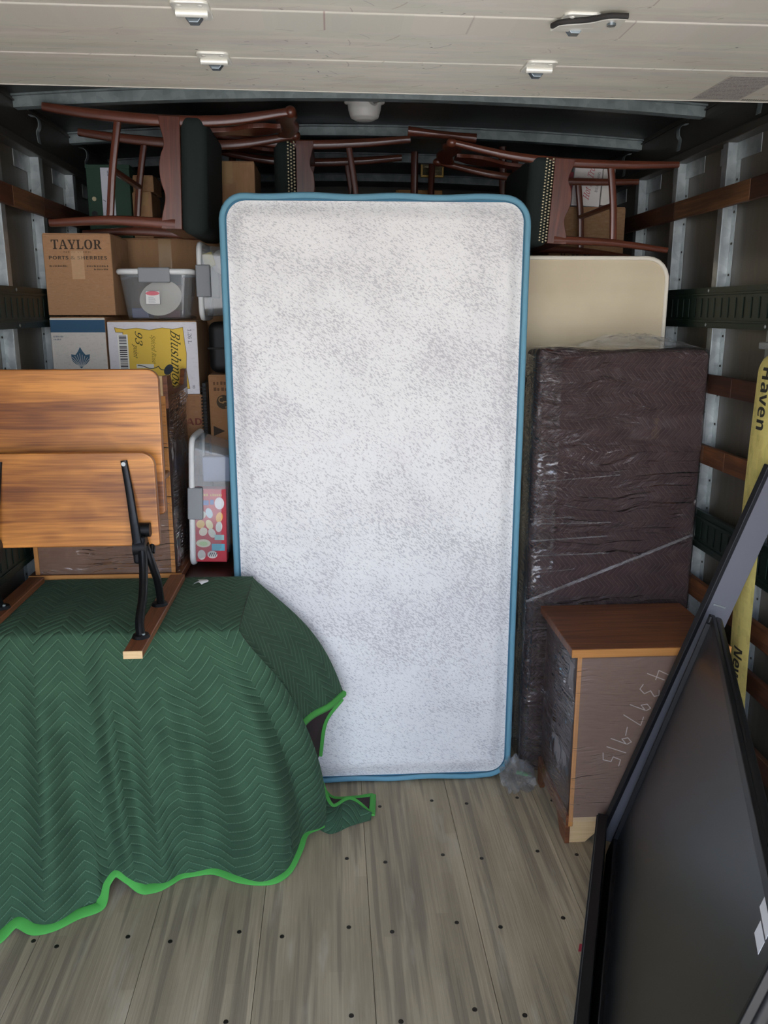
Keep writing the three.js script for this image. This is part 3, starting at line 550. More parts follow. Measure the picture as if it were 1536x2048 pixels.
const standA = nightstand('film wrapped nightstand with chalked number on back, upright before brown wrapped piece', true);
standA.position.set(0.97, 0, -2.356);
const standB = nightstand('film wrapped nightstand turned upside down behind the school desk', false);
standB.rotation.z = Math.PI; standB.position.set(-0.76, 0.805 + 0.676, -2.715);

// ------------------------------------------------------------------ television, rails and strap at the right
{
  const B = V(0.84, 0.004, -2.28), e1 = V(-0.24, 0.03, 0.62).normalize(), q = V(0.62, 0, 0.24).normalize();
  const e2 = V(0, 1, 0).multiplyScalar(Math.cos(0.285)).addScaledVector(q, Math.sin(0.285)); e2.addScaledVector(e1, -e2.dot(e1)).normalize();
  const nrm = e1.clone().cross(e2).normalize(); // faces left and up
  const tv = thing('television', 'large black flat screen television leaning on its long edge against the right wall', 'television', B);
  tv.quaternion.setFromRotationMatrix(new THREE.Matrix4().makeBasis(e1, e2, nrm)); tv.userData.local = true;
  const W = 1.445, H = 0.865;
  local(tv, 'housing', box(0, W, 0.02, H, -0.036, -0.012, 0.01, 3), M.tvBezel);
  local(tv, 'screen', box(0.03, W - 0.012, 0.09, H - 0.022, -0.013, -0.006, 0.002), M.tvScreen, 'matte dark screen');
  const bz = [box(0, 0.028, 0.02, H, -0.014, 0.004, 0.004), box(W - 0.012, W, 0.02, H, -0.014, 0.0, 0.003), box(0.02, W, H - 0.02, H, -0.014, -0.002, 0.003), box(0.02, W, 0.02, 0.095, -0.014, 0.006, 0.004)];
  local(tv, 'bezel', merge(bz), M.tvBezel);
  local(tv, 'bezel_lip', box(0.028, 0.036, 0.09, H - 0.02, -0.008, 0.008, 0.003), M.railDark);
  local(tv, 'label', box(1.312, 1.384, H - 0.042, H - 0.019, -0.0065, -0.0055, 0.0003), M.paper, 'white paper label');
  local(tv, 'label', box(1.338, 1.384, H - 0.068, H - 0.046, -0.0065, -0.0055, 0.0003), M.paper, 'white paper label');
}
{ // black rail lying on edge before the television
  const a = V(0.828, 0, -2.305), b = V(0.38, 0, -1.125), r = thing('bed_rail', 'black bed rail standing on edge along the foot of the television', 'bed rail', a.clone().lerp(b, 0.5));
  const d = b.clone().sub(a), len = d.length(); r.rotation.y = Math.atan2(-d.z, d.x); r.userData.local = true;
  local(r, 'rail', box(-len / 2, len / 2, 0, 0.145, -0.018, 0.012, 0.003), M.tvBezel);
  for (const x of [-0.42, -0.1, 0.3]) local(r, 'clip', box(x, x + 0.06, 0.062, 0.088, 0.012, 0.017, 0.002), M.railDark, 'dark metal clip');
  local(r, 'lip', box(-len / 2, len / 2, 0.128, 0.138, 0.011, 0.016, 0.002), M.railDark);
}
{ // grey rail leaning behind the television
  const p0 = V(0.868, 0.03, -2.322), p1 = V(1.25, 1.21, -2.262), r = thing('bed_rail', 'grey metal bed rail leaning up against the yellow strap', 'bed rail', p0);
  const d = p1.clone().sub(p0), len = d.length(), X = d.clone().normalize(), Z = V(0, 0, 1).addScaledVector(X, -X.z).normalize(); r.userData.local = true;
  r.quaternion.setFromRotationMatrix(new THREE.Matrix4().makeBasis(X, Z.clone().cross(X), Z));
  local(r, 'rail', box(0, len + 0.04, -0.045, 0.036, -0.012, 0.002, 0.002), M.railGrey);
  local(r, 'edge_flange', box(0, len + 0.04, 0.035, 0.048, -0.014, 0.012, 0.002), M.railDark, 'dark folded edge');
  local(r, 'end_clip', box(0.846, 0.852, -0.02, 0.02, 0.0, 0.005, 0.001), M.galv, 'bright metal clip');
}
{ // small grey items further down the wall
  const r = thing('metal_bracket_bar', 'dark flat metal bar lying between the television and the right wall', 'metal bar', V(1.24, 0.04, -1.85)); r.userData.local = true;
  r.rotation.set(0, 0.25, 0.5); local(r, 'bar', box(-0.02, 0.02, 0, 0.42, -0.3, 0.02, 0.004), M.railGrey); local(r, 'bar_edge', box(-0.024, -0.018, 0, 0.42, 0.02, 0.024, 0.001), M.galv);
  const g = thing('storage_tote', 'grey lidded storage tote behind the leaning television by the right wall', 'tote', V(0.96, 0, -1.13));
  const tm = plain(0x8b8b90, 0.6); part(g, 'body', box(0.73, 1.2, 0.0, 0.37, -1.4, -0.86, 0.02, 3), tm); part(g, 'lid', box(0.7, 1.23, 0.37, 0.4, -1.42, -0.84, 0.012, 3), tm);
}
{ // yellow cargo strap hanging from the upper track
  const s = thing('cargo_strap', 'yellow webbing cargo strap with black lettering hanging from the wall track', 'strap', V(1.25, 1.62, -2.38));
  const Y0 = 1.59, Y1 = 0.44;
  const map = drawn(256, 2048, (g, w, h) => {
    g.fillStyle = '#d8c774'; g.fillRect(0, 0, w, h); let k = 4; const r = () => { k = (k * 1664525 + 1013904223) >>> 0; return k / 4294967296; };
    for (let y = 0; y < h; y += 4) { g.fillStyle = `rgba(120,100,30,${0.05 + 0.08 * r()})`; g.fillRect(0, y, w, 1.6); }
    for (let i = 0; i < 260; i++) { g.fillStyle = `rgba(${80 + r() * 40 | 0},${70 + r() * 40 | 0},40,${0.03 + r() * 0.07})`; g.beginPath(); g.ellipse(r() * w, r() * h, 6 + r() * 30, 6 + r() * 50, 0, 0, 7); g.fill(); }
    g.fillStyle = '#26231a'; g.font = 'bold 160px sans-serif'; g.textBaseline = 'middle'; g.textAlign = 'left';
    const word = (t, y, len) => { g.save(); g.translate(w * 0.5, y); g.rotate(Math.PI / 2); const m = g.measureText(t).width; g.scale(len / m, 1); g.fillText(t, 0, 0); g.restore(); };
    word('Haven', h * 0.052, h * 0.165); word('New', h * 0.795, h * 0.1);
  });
  const f = (s2, t) => { const y = lerp(Y0, Y1, t), w = lerp(0.125, 0.115, t), z = -2.425 + 0.016 * t + w * s2; return V(1.252 - 0.012 * Math.sin(t * 3) - 0.006 * Math.cos((s2 - 0.5) * 3) + 0.03 * smooth(0.04 - t, 0, 0.04), y, z + 0.05 * smooth(0.07 - t, 0, 0.07) * (1 - s2)); };
  part(s, 'webbing', sheet(f, 8, 80, { su: (a) => a, tv: (a, t) => 1 - t, flip: true }), S({ map, roughness: 0.85, side: THREE.DoubleSide }));
  part(s, 'hem', box(1.246, 1.256, Y1 - 0.004, Y1 + 0.012, -2.408, -2.295, 0.003), S({ color: 0x9c8b3a, roughness: 0.9 }));
  part(s, 'end_fitting', merge([box(1.255, 1.275, 1.585, 1.66, -2.4, -2.33, 0.006), box(1.24, 1.26, 1.575, 1.595, -2.42, -2.3, 0.004)]), M.galv, 'steel track fitting');
  part(s, 'buckle', merge([box(1.25, 1.27, 0.38, 0.43, -2.4, -2.3, 0.006), box(1.24, 1.275, 0.36, 0.375, -2.41, -2.29, 0.004)]), M.darkRail, 'dark metal buckle');
}

// ------------------------------------------------------------------ chest under the green moving blanket, and the blanket
const TOPY = 0.822, ZF = -2.25, ZK = -2.7;
{
  const c = thing('storage_chest', 'low chest hidden under the green moving blanket', 'chest', V(-0.64, 0, -2.48));
  part(c, 'body', grain(box(-0.99, -0.3, 0.0, 0.76, ZK + 0.012, ZF - 0.04, 0.01), 'x'), M.walnutDark); part(c, 'lid', grain(box(-0.995, -0.295, 0.76, TOPY - 0.012, ZK + 0.01, ZF - 0.03, 0.012), 'x'), M.walnutDark);
}
{
  const b = thing('moving_blanket', 'green quilted moving blanket with bright green binding draped over a chest', 'blanket', V(-0.64, 0, -2.35));
  const hemPx = [[-150, 1905, 0], [-70, 1905, 0], [0, 1872, 0.004], [38, 1838, 0.02], [75, 1852, 0.006], [112, 1845, 0.004], [160, 1822, 0.004], [203, 1806, 0.004], [214, 1762, 0.04], [235, 1738, 0.06], [262, 1752, 0.04], [290, 1772, 0.006], [318, 1768, 0.004], [340, 1757, 0.006], [362, 1744, 0.006], [390, 1738, 0.004], [430, 1734, 0.004], [480, 1750, 0.004], [520, 1755, 0.004], [550, 1752, 0.004], [574, 1736, 0.006], [596, 1695, 0.02], [612, 1660, 0.03], [650, 1664, 0.01]];
  const hemCurve = new THREE.CatmullRomCurve3(hemPx.map(([u, v, y]) => onY(u, v, y)), false, 'centripetal');
  const warpS = (s) => s; // the hem is sampled by its own knots
  const hemAt = (s) => { const p = hemCurve.getPoint(clamp(s, 0, 1)); p.y = Math.max(0.004, p.y); p.x = Math.max(p.x, -1.0); return p; };
  // top edge x that stands above hem parameter s
  const topX = (s) => lerp(-1.0, -0.272, Math.pow(s, 0.92));
  const F = (s, t) => {
    const top = 0.24, x = topX(s), edge = V(x, TOPY, ZF + 0.006 * Math.sin(x * 20));
    if (t < top) { const k = t / top; return V(x, TOPY + 0.003 * (fbm(x * 8 + 30, k * 5, 256, 256, 4, 3) - 0.5) - 0.012 * Math.pow(k, 12), lerp(ZK, edge.z - 0.012, k)); }
    const k = (t - top) / (1 - top), hem = hemAt(s), kk = Math.pow(k, 1.15);
    const roundOff = 0.02 * (1 - Math.exp(-k * 30)), env = Math.sin(Math.PI * Math.min(1, k * 1.02)) ** 0.8;
    const fold = (0.022 * Math.sin(s * 31 + 0.6 + k * 1.2) + 0.014 * Math.sin(s * 57 + 2.1 - k)) * (0.35 + k) * env;
    const y = lerp(TOPY - 0.014, hem.y, smooth(k, -0.22, 0.98) < 0 ? 0 : clamp((k - 0.0) / 0.955, 0, 1));
    const belly = 0.035 * Math.sin(Math.PI * k) * smooth(s, 0.3, 1), kx = lerp(kk, 1 - Math.pow(1 - k, 2.3), smooth(s, 0.45, 1)), tuck = Math.pow(clamp((s - 0.94) / 0.06, 0, 1), 2) * 0.07 * smooth(k, 0, 0.3);
    return V(lerp(edge.x, hem.x, kx) + belly * 0.25 + fold * 0.25, Math.max(hem.y * (k > 0.95 ? 1 : 0) + 0.004, y), Math.max(lerp(edge.z, hem.z, kk) + roundOff + fold * (1 - tuck * 8) + belly * 0.5 - tuck, k < 0.9 && s < 0.9 ? ZF - 0.03 : -9));
  };
  const grid = [170, 150], opt = { su: (s) => topX(s) * 1.05 };
  part(b, 'quilted_cloth', sheet(F, ...grid, opt), M.green);
  part(b, 'lining', sheet(F, ...grid, { ...opt, offset: 0.006 }), M.brownPlain, 'dark brown underside');
  const hemEdge = []; for (let i = 0; i <= 220; i++) { const p = F(i / 220, 1); hemEdge.push(V(p.x, Math.max(0.006, p.y + 0.001), p.z)); }
  const bindingOf = (pts, w = 0.03, h = 0.012, ref = V(0, 1, 0.4)) => sweep(pts, w, h, { ref, n: Math.min(300, pts.length * 4), sides: 8, square: 0.7 });
  part(b, 'binding', bindingOf(hemEdge, 0.034, 0.012), M.binding, 'bright green binding');
  // side flap that falls towards the mattress
  const tip = onZ(688, 1390, -2.64), low = onZ(604, 1442, -2.44);
  const G = (s, t) => { // s from front to back along the right top edge, t down
    const front = F(0.985, 0.24 + 0.76 * 0.44 * t); front.z -= 0.012; front.x -= 0.012;
    const zt = lerp(ZF - 0.02, ZK, s), a = V(-0.274, TOPY - 0.004, zt), c = low.clone().lerp(tip, s), k = t, out = 0.05 * Math.sin(Math.PI * Math.min(1, k * 1.0)) * (0.4 + 0.6 * s);
    const w = Math.pow(1 - s, 3), q = V(lerp(a.x, c.x, Math.pow(k, 1.05)) + out, lerp(a.y, c.y, Math.pow(k, 0.96)) + 0.02 * Math.sin(Math.PI * k) * s, lerp(a.z, c.z, k) + 0.012 * Math.sin(s * 9 + k * 2) * k);
    return q.lerp(front, w);
  };
  part(b, 'quilted_cloth', sheet(G, 50, 60, {}), M.green);
  part(b, 'lining', sheet(G, 50, 60, { offset: 0.006 }), M.brownPlain, 'dark brown underside');
  const flapHem = []; for (let i = 0; i <= 30; i++) flapHem.push(G(i / 30, 1)); part(b, 'binding', bindingOf(flapHem, 0.02, 0.022), M.binding, 'bright green binding');
  // inner fold under the flap, showing its brown lining
  const I = (s, t) => { const p = [onZ(602, 1436, -2.47), onZ(684, 1396, -2.655), onZ(652, 1440, -2.64), onZ(640, 1510, -2.62)], l = [onZ(600, 1440, -2.47), onZ(606, 1500, -2.5), onZ(610, 1560, -2.5)]; const r = new THREE.CatmullRomCurve3(p.slice(1)).getPoint(t), q = new THREE.CatmullRomCurve3(l).getPoint(t); return q.lerp(r, s); };
  part(b, 'lining', sheet(I, 16, 24, {}), M.brownPlain, 'dark brown underside');
  const innerEdge = []; for (let i = 0; i <= 24; i++) { const p = I(1, i / 24); p.z += 0.006; innerEdge.push(p); } part(b, 'binding', bindingOf(innerEdge, 0.016, 0.012, V(0, 0, 1)), M.binding, 'bright green binding');
  // corner of the blanket lying on the floor
  const front = [onY(625, 1650, 0.01), onY(660, 1668, 0.002), onY(702, 1652, 0.002), onY(742, 1640, 0.004)], ridge = [onY(640, 1560, 0.09), onY(665, 1612, 0.045), onY(700, 1598, 0.04), onY(744, 1630, 0.012)], rear = [onY(640, 1566, 0.05), onY(662, 1594, 0.006), onY(702, 1596, 0.006), onY(746, 1590, 0.006)];
  const C1 = new THREE.CatmullRomCurve3(front), C2 = new THREE.CatmullRomCurve3(ridge), C3 = new THREE.CatmullRomCurve3(rear);
  const K = (A, Bc, bulge) => (s, t) => { const p = A.getPoint(s).lerp(Bc.getPoint(s), t); p.y += bulge * Math.sin(Math.PI * t); return p; };
  part(b, 'quilted_cloth', sheet(K(C2, C1, 0.02), 30, 14, {}), M.green); part(b, 'lining', sheet(K(C3, C2, -0.004), 30, 10, {}), M.brownPlain, 'dark brown underside');
  for (const [c, w] of [[C2, 0.02], [C3, 0.016]]) part(b, 'binding', bindingOf(c.getPoints(30), w, 0.008), M.binding, 'bright green binding');
  part(b, 'binding', bindingOf([C2.getPoint(1), C2.getPoint(1).lerp(C3.getPoint(1), 0.5), C3.getPoint(1)], 0.022, 0.008), M.binding, 'bright green binding');
}
{ // scrap of white paper on the blanket
  const c = onY(402, 1166, TOPY + 0.004), g = sheet((s, t) => V((s - 0.5) * 0.03 + 0.008 * Math.sin(t * 5), 0.002 + 0.012 * Math.sin(s * 3) * t, (t - 0.5) * 0.06), 8, 8, { flip: false });
  const m = local(scene, 'paper_scrap', g, S({ color: 0xf0f0ee, roughness: 0.9, side: THREE.DoubleSide })); m.position.copy(c); tag(m, 'small white paper scrap on the green moving blanket', 'paper');
}

// ------------------------------------------------------------------ antique school desk standing on the blanket
{
  const cx = -0.738, d = thing('school_desk', 'antique wooden school desk with folded seat and black iron legs on runners', 'school desk', V(cx, TOPY + 0.004, -2.3));
  const y0 = TOPY + 0.004;
  for (const x of [-0.513, -0.963]) {
    const r = part(d, 'runner', grain(box(x - 0.024, x + 0.024, y0, y0 + 0.02, -2.66, -2.02, 0.003), 'z'), M.walnut);
    part(r, 'raw_end', box(x - 0.0242, x + 0.0242, y0 - 0.0002, y0 + 0.0202, -2.02, -2.016, 0.001), M.pale, 'pale sawn end');
    // cast iron standard: hub, two legs, seat arm
    const yf = y0 + 0.02, s = x > -0.7 ? 1 : -1, hub = V(x - s * 0.025, 1.015, -2.26);
    const leg = (pts, w, h) => sweep(pts, w, h, { ref: V(1, 0, 0), n: 24, sides: 10, square: 0.6 });
    const st = part(d, 'iron_standard', merge([leg([V(hub.x + s * 0.006, 1.06, -2.28), V(hub.x + s * 0.012, 0.99, -2.25), V(x - s * 0.008, 0.93, -2.2), V(x - s * 0.006, yf + 0.03, -2.135), V(x, yf, -2.115)], 0.03, 0.022), leg([V(hub.x + s * 0.012, 1.05, -2.29), V(hub.x + s * 0.025, 0.99, -2.3), V(x + s * 0.006, 0.93, -2.33), V(x + s * 0.004, yf, -2.365)], 0.026, 0.02)]), M.iron);
    for (const z of [-2.115, -2.365]) { const f = cyl(x, yf + 0.004, z, 0.02, 0.024, 0.008, 18); part(st, 'foot_flange', f, M.iron); part(st, 'screw', cyl(x + 0.008, yf + 0.01, z + 0.006, 0.005, 0.005, 0.004, 8), M.galvDull); }
    part(d, 'pivot', merge([cyl(hub.x, 1.045, -2.285, 0.028, 0.028, 0.034, 20, 'x'), cyl(hub.x + s * 0.012, 1.09, -2.3, 0.02, 0.02, 0.03, 16, 'x'), box(hub.x - 0.018, hub.x + 0.018, 1.0, 1.08, -2.3, -2.262, 0.01)]), M.iron);
    part(d, 'seat_arm', leg([V(hub.x - s * 0.002, 1.06, -2.262), V(hub.x - s * 0.012, 1.12, -2.282), V(hub.x - s * 0.022, 1.2, -2.296), V(hub.x - s * 0.033, 1.285, -2.304)], 0.014, (t) => lerp(0.026, 0.018, t)), M.iron);
    part(d, 'screw', cyl(hub.x - s * 0.032, 1.277, -2.294, 0.006, 0.006, 0.006, 10, 'z'), M.galv);
  }
  const slab = (x0, x1, y0, y1, zA, th, tilt, r, r2) => { const g = new THREE.ExtrudeGeometry(roundRect(x0, x1, 0, y1 - y0, r, r2), { depth: th, bevelEnabled: true, bevelSize: 0.004, bevelThickness: 0.004, bevelSegments: 3, curveSegments: 10 }); g.rotateX(tilt); g.translate(0, y0, zA); return g; };
  part(d, 'seat', grain(slab(-0.978, -0.494, 1.043, 1.303, -2.335, 0.016, 0.03, 0.035, 0.006), 'x'), M.maple, 'seat board folded up');
  part(d, 'back_board', grain(slab(-0.99, -0.484, 1.12, 1.522, -2.39, 0.018, -0.03, 0.03, 0.01), 'x'), M.maple);
  part(d, 'desk_top', grain(box(-0.97, -0.51, 1.18, 1.2, -2.62, -2.41, 0.006), 'x'), M.maple);
  for (const x of [-0.513, -0.963]) part(d, 'back_upright', sweep([V(x, 1.02, -2.31), V(x, 1.12, -2.37), V(x, 1.3, -2.4), V(x, 1.46, -2.41)], 0.02, 0.016, { ref: V(1, 0, 0), n: 16, sides: 8 }), M.iron);
}

// ------------------------------------------------------------------ stacked load at the left
{
  const c = thing('dresser', 'dark brown dresser at the left wall carrying bins and boxes', 'dresser', V(-0.65, 0, -3.08));
  part(c, 'carcass', grain(box(-1.0, -0.355, 0, 0.775, -3.45, -2.73, 0.006), 'x'), M.walnutDark); part(c, 'top', grain(box(-1.005, -0.348, 0.775, 0.8, -3.46, -2.718, 0.006), 'x'), M.walnutDark);
}
function carton(name, label, x0, x1, y0, y1, z0, depth, front, { group = 'stacked cartons', mat = M.card, tapeX = true, turn = 0 } = {}) {
  const c = thing(name, label, 'box', V((x0 + x1) / 2, y0, z0 - depth / 2), group); c.userData.local = true; c.rotation.y = turn;
  const w = x1 - x0, h = y1 - y0, g = new RoundedBoxGeometry(w, h, depth, 2, 0.004); g.translate(0, h / 2, 0);
  local(c, 'carton_body', g, front ? [mat, mat, mat, mat, front, mat] : mat);
  for (const s of [-1, 1]) local(c, 'flap', box(-w / 2 + 0.003, w / 2 - 0.003, h - 0.001, h + 0.003, s * 0.002, s * (depth / 2 - 0.002), 0.001), mat);
  if (tapeX) local(c, 'tape', merge([box(-w / 2 - 0.0005, w / 2 + 0.0005, h + 0.003, h + 0.0036, -0.025, 0.025, 0.0002), ...(front ? [] : [box(-0.025, 0.025, h * 0.72, h, depth / 2, depth / 2 + 0.0006, 0.0002)])]), M.tape, 'packing tape');
  return c;
}
function cardPrint(w, h, bg, paint) {
  return S({ roughness: 0.85, map: drawn(w, h, (g) => { g.fillStyle = bg; g.fillRect(0, 0, w, h); let s = 11; const r = () => { s = (s * 1664525 + 1013904223) >>> 0; return s / 4294967296; }; for (let i = 0; i < 1500; i++) { g.fillStyle = r() < 0.5 ? 'rgba(0,0,0,0.025)' : 'rgba(255,255,255,0.025)'; g.fillRect(r() * w, r() * h, 3 + r() * 30, 2 + r() * 8); } paint(g, w, h, r); }) });
}
const fit = (g, text, x, y, width, font, size) => { g.font = `${font.replace('#', size + 'px')}`; const m = g.measureText(text).width; g.save(); g.translate(x, y); g.scale(width / m, 1); g.fillText(text, 0, 0); g.restore(); };
// print too small to read in the photograph: a row of short strokes
const smallPrint = (g, x, y, w, h, n) => { for (let i = 0; i < n; i++) { const k = hash(i, Math.round(x + y), 5); g.fillRect(x + (i + 0.1 * k) * w / n, y - h * (0.75 + 0.25 * k), (w / n) * (0.45 + 0.3 * k), h * (0.75 + 0.25 * k)); } };
const TZ = -3.135;
carton('cardboard_box', 'brown carton lettered TAYLOR PORTS & SHERRIES', -1.003, -0.768, 1.668, 1.944, TZ, 0.26, cardPrint(512, 600, '#ab805a', (g, w, h) => {
  g.fillStyle = '#3a2d22'; fit(g, 'TAYLOR', 62, 108, 380, 'bold # serif', 96); g.fillStyle = 'rgba(70,52,38,0.75)'; fit(g, 'NEW YORK', 150, 135, 210, '# sans-serif', 16); g.fillStyle = '#4a3a2c'; fit(g, 'PORTS & SHERRIES', 34, 184, 446, 'bold # sans-serif', 36);
  g.fillStyle = 'rgba(70,52,38,0.8)'; smallPrint(g, 38, 240, 140, 15, 11); smallPrint(g, 320, 240, 165, 14, 13); smallPrint(g, 372, 262, 110, 11, 9);
  g.fillStyle = 'rgba(214,180,140,0.5)'; g.fillRect(205, 120, 96, 210);
}));
carton('cardboard_box', 'white carton with blue top band and blue leaf emblem', -1.003, -0.808, 1.36, 1.66, TZ, 0.26, cardPrint(512, 660, '#d6cfc5', (g, w, h) => {
  g.fillStyle = '#365a75'; g.fillRect(0, 16, w, 96); g.fillStyle = 'rgba(80,90,100,0.7)'; smallPrint(g, 24, 150, 96, 13, 9); smallPrint(g, 24, 172, 70, 12, 7);
  g.save(); g.translate(262, 310); g.fillStyle = '#3d5f74'; g.beginPath();
  [[0, -85], [22, -50], [48, -22], [88, -28], [80, 20], [56, 44], [30, 60], [0, 84], [-30, 60], [-56, 44], [-84, 20], [-88, -28], [-48, -22], [-22, -50]].forEach(([x, y], i) => (i ? g.lineTo(x, y) : g.moveTo(x, y))); g.closePath(); g.fill();
  g.strokeStyle = '#d6cfc5'; g.lineWidth = 4; for (let i = -4; i <= 4; i++) { g.beginPath(); g.moveTo(i * 5, 70); g.quadraticCurveTo(i * 14, 20, i * 24 - 8, -34 + Math.abs(i) * 10); g.stroke(); }
  g.restore(); g.fillStyle = '#4c5f66'; g.font = '86px serif'; g.fillText('C', 186, 470); g.font = '52px serif'; g.fillText('&', 252, 462); g.font = '86px serif'; g.fillText('S', 306, 470);
}));
carton('cardboard_box', 'plain carton under the white leaf emblem carton', -1.003, -0.775, 0.802, 1.355, TZ, 0.26, null);
carton('cardboard_box', 'white carton with yellow handwritten style wine label and barcode', -0.803, -0.484, 1.386, 1.646, TZ, 0.27, cardPrint(768, 640, '#e2dee0', (g, w, h) => {
  g.fillStyle = '#ecc552'; g.strokeStyle = '#7a5a20'; g.lineWidth = 4; g.beginPath(); const pts = [[62, 50], [150, 66], [250, 54], [360, 72], [470, 52], [560, 64], [648, 48], [656, 160], [668, 280], [660, 420], [682, 590], [560, 596], [420, 588], [250, 596], [150, 590], [142, 330], [130, 92], [70, 90]];
  pts.forEach(([x, y], i) => (i ? g.lineTo(x, y) : g.moveTo(x, y))); g.closePath(); g.fill(); g.stroke();
  g.fillStyle = '#f1eee6'; g.fillRect(82, 110, 88, 470); g.fillStyle = '#2a2530'; let y = 120; let s = 3; while (y < 560) { const t = 3 + ((s = (s * 16807) % 2147483647) % 9); g.fillRect(94, y, 64, t); y += t + 4 + (s % 7); }
  g.fillStyle = '#3b3620'; const word = (t, x, yy, len, size, skew, f) => { g.save(); g.translate(x, yy); g.rotate(Math.PI / 2 + 0.02); g.transform(1, 0, skew, 1, 0, 0); g.font = `${f} ${size}px serif`; const m = g.measureText(t).width; g.scale(len / m, 1); g.fillText(t, 0, 0); g.restore(); };
  word('Blushmost', 540, 62, 520, 110, -0.35, 'italic'); word('93', 236, 70, 120, 84, -0.2, 'italic'); word('point', 214, 196, 110, 50, -0.3, 'italic');
  g.fillStyle = '#8d7428'; word('Spiced Rose', 372, 110, 250, 50, -0.3, 'italic');
  g.fillStyle = '#e9e4d6'; g.fillRect(230, 370, 150, 36); g.strokeStyle = '#37383a'; g.lineWidth = 7; g.beginPath(); g.moveTo(240, 380); g.bezierCurveTo(320, 380, 330, 440, 420, 390); g.bezierCurveTo(450, 460, 500, 380, 520, 470); g.stroke(); g.fillStyle = '#333b42'; g.beginPath(); g.ellipse(505, 420, 34, 52, 0.6, 0, 7); g.fill();
  g.fillStyle = '#55525a'; word('1.26 L', 690, 60, 130, 44, 0, ''); g.font = '40px serif'; g.fillText('8', 706, 590);
}));
carton('cardboard_box', 'brown carton lettered PAD under the yellow labelled carton', -0.745, -0.474, 0.802, 1.382, TZ, 0.27, cardPrint(400, 800, '#9a6f4c', (g, w, h) => { g.fillStyle = 'rgba(110,50,44,0.85)'; fit(g, 'PAD', 262, 150, 130, 'bold # sans-serif', 48); }));
carton('cardboard_box', 'brown carton with round black logo and arrow beside the blue piped mattress', -0.456, -0.17, 0.802, 1.452, TZ - 0.02, 0.26, cardPrint(512, 1160, '#a4764f', (g, w, h) => {
  g.fillStyle = 'rgba(88,60,40,0.7)'; smallPrint(g, 30, 60, 250, 24, 11); smallPrint(g, 30, 100, 250, 24, 10);
  g.fillStyle = '#4a3e2e'; g.beginPath(); g.arc(94, 172, 46, 0, 7); g.fill(); g.strokeStyle = '#a98254'; g.lineWidth = 7; g.beginPath(); g.arc(82, 158, 18, 0.5, 5); g.stroke(); g.beginPath(); g.arc(106, 188, 18, 3.4, 8); g.stroke(); g.fillStyle = 'rgba(88,60,40,0.7)'; smallPrint(g, 156, 172, 110, 14, 6); smallPrint(g, 156, 194, 110, 14, 7);
  g.fillStyle = '#3f3228'; g.beginPath(); g.moveTo(20, 330); g.lineTo(96, 366); g.lineTo(20, 398); g.fill(); smallPrint(g, 120, 366, 160, 16, 10);
}));
{ // black suitcase lying behind the bins, with its zip
  const s = thing('suitcase', 'black suitcase lying on the carton with the round logo', 'suitcase', V(-0.31, 1.458, -3.3));
  part(s, 'shell', box(-0.455, -0.16, 1.459, 1.645, -3.42, -3.19, 0.03, 4), M.black); part(s, 'zip', box(-0.457, -0.158, 1.545, 1.553, -3.422, -3.188, 0.002), M.rubber);
  const b = thing('spiral_binder', 'black spiral bound pad standing between two brown cartons', 'binder', V(-0.466, 0.802, -3.12));
  const bz = -3.11; part(b, 'cover', box(-0.473, -0.458, 0.803, 1.43, -3.25, bz, 0.003), M.black);
  const rings = []; for (let y = 1.16; y < 1.42; y += 0.012) { const t = new THREE.TorusGeometry(0.01, 0.0022, 6, 12); t.rotateX(Math.PI / 2); t.translate(-0.466, y, bz + 0.004); rings.push(t); }
  tag(part(b, 'spiral_rings', merge(rings), M.rubber), null, null, null, 'stuff');
}
// clear bins: body, rim, latches
function bin(label, w, h, d, { lid = true, group = 'clear plastic bins' } = {}) {
  const b = thing('storage_bin', label, 'bin', V(0, 0, 0), group); b.userData.local = true;
  const taper = 0.86, ring = (k, y) => { const a = w / 2 * k, c = d / 2 * k, pts = [], r = 0.035 * k; for (const [sx, sz, s0] of [[1, 1, 0], [-1, 1, 1], [-1, -1, 2], [1, -1, 3]]) for (let i = 0; i <= 5; i++) { const t = (s0 + i / 5) * Math.PI / 2; pts.push(V(sx * (a - r) + r * Math.cos(t), y, sz * (c - r) + r * Math.sin(t))); } return pts; };
  const N = 24, rows = [[0.02, 0.004], [taper - 0.03, 0.004], [taper, 0.02], [0.93, h * 0.55], [0.985, h - 0.02]], pos = [], idx = [];
  for (const [k, y] of rows) for (const p of ring(k, y)) pos.push(p.x, p.y, p.z);
  for (let r = 0; r < rows.length - 1; r++) for (let i = 0; i < N; i++) { const a = r * N + i, c = r * N + (i + 1) % N; idx.push(a, a + N, c, c, a + N, c + N); }
  const g = new THREE.BufferGeometry(); g.setAttribute('position', new THREE.Float32BufferAttribute(pos, 3)); g.setIndex(idx); g.computeVertexNormals(); g.setAttribute('uv', new THREE.Float32BufferAttribute(new Float32Array(pos.length / 3 * 2), 2));
  local(b, 'bin_body', g, M.clear, 'clear plastic body');
  const rim = ring(1, h - 0.012); rim.push(rim[0].clone()); local(b, 'rim', new THREE.TubeGeometry(new THREE.CatmullRomCurve3(rim.slice(0, -1), true, 'centripetal'), 120, 0.0105, 8, true), M.white, 'white rim');
  if (lid) local(b, 'lid', box(-w / 2 + 0.012, w / 2 - 0.012, h - 0.016, h - 0.006, -d / 2 + 0.012, d / 2 - 0.012, 0.004), M.clear, 'clear lid');
  for (const s of [-1, 1]) local(b, 'latch', box(-0.056, 0.056, h - 0.05, h + 0.002, s * (d / 2) - 0.004, s * (d / 2) + 0.014, 0.005), M.latch, 'grey snap latch');
  return b;
}
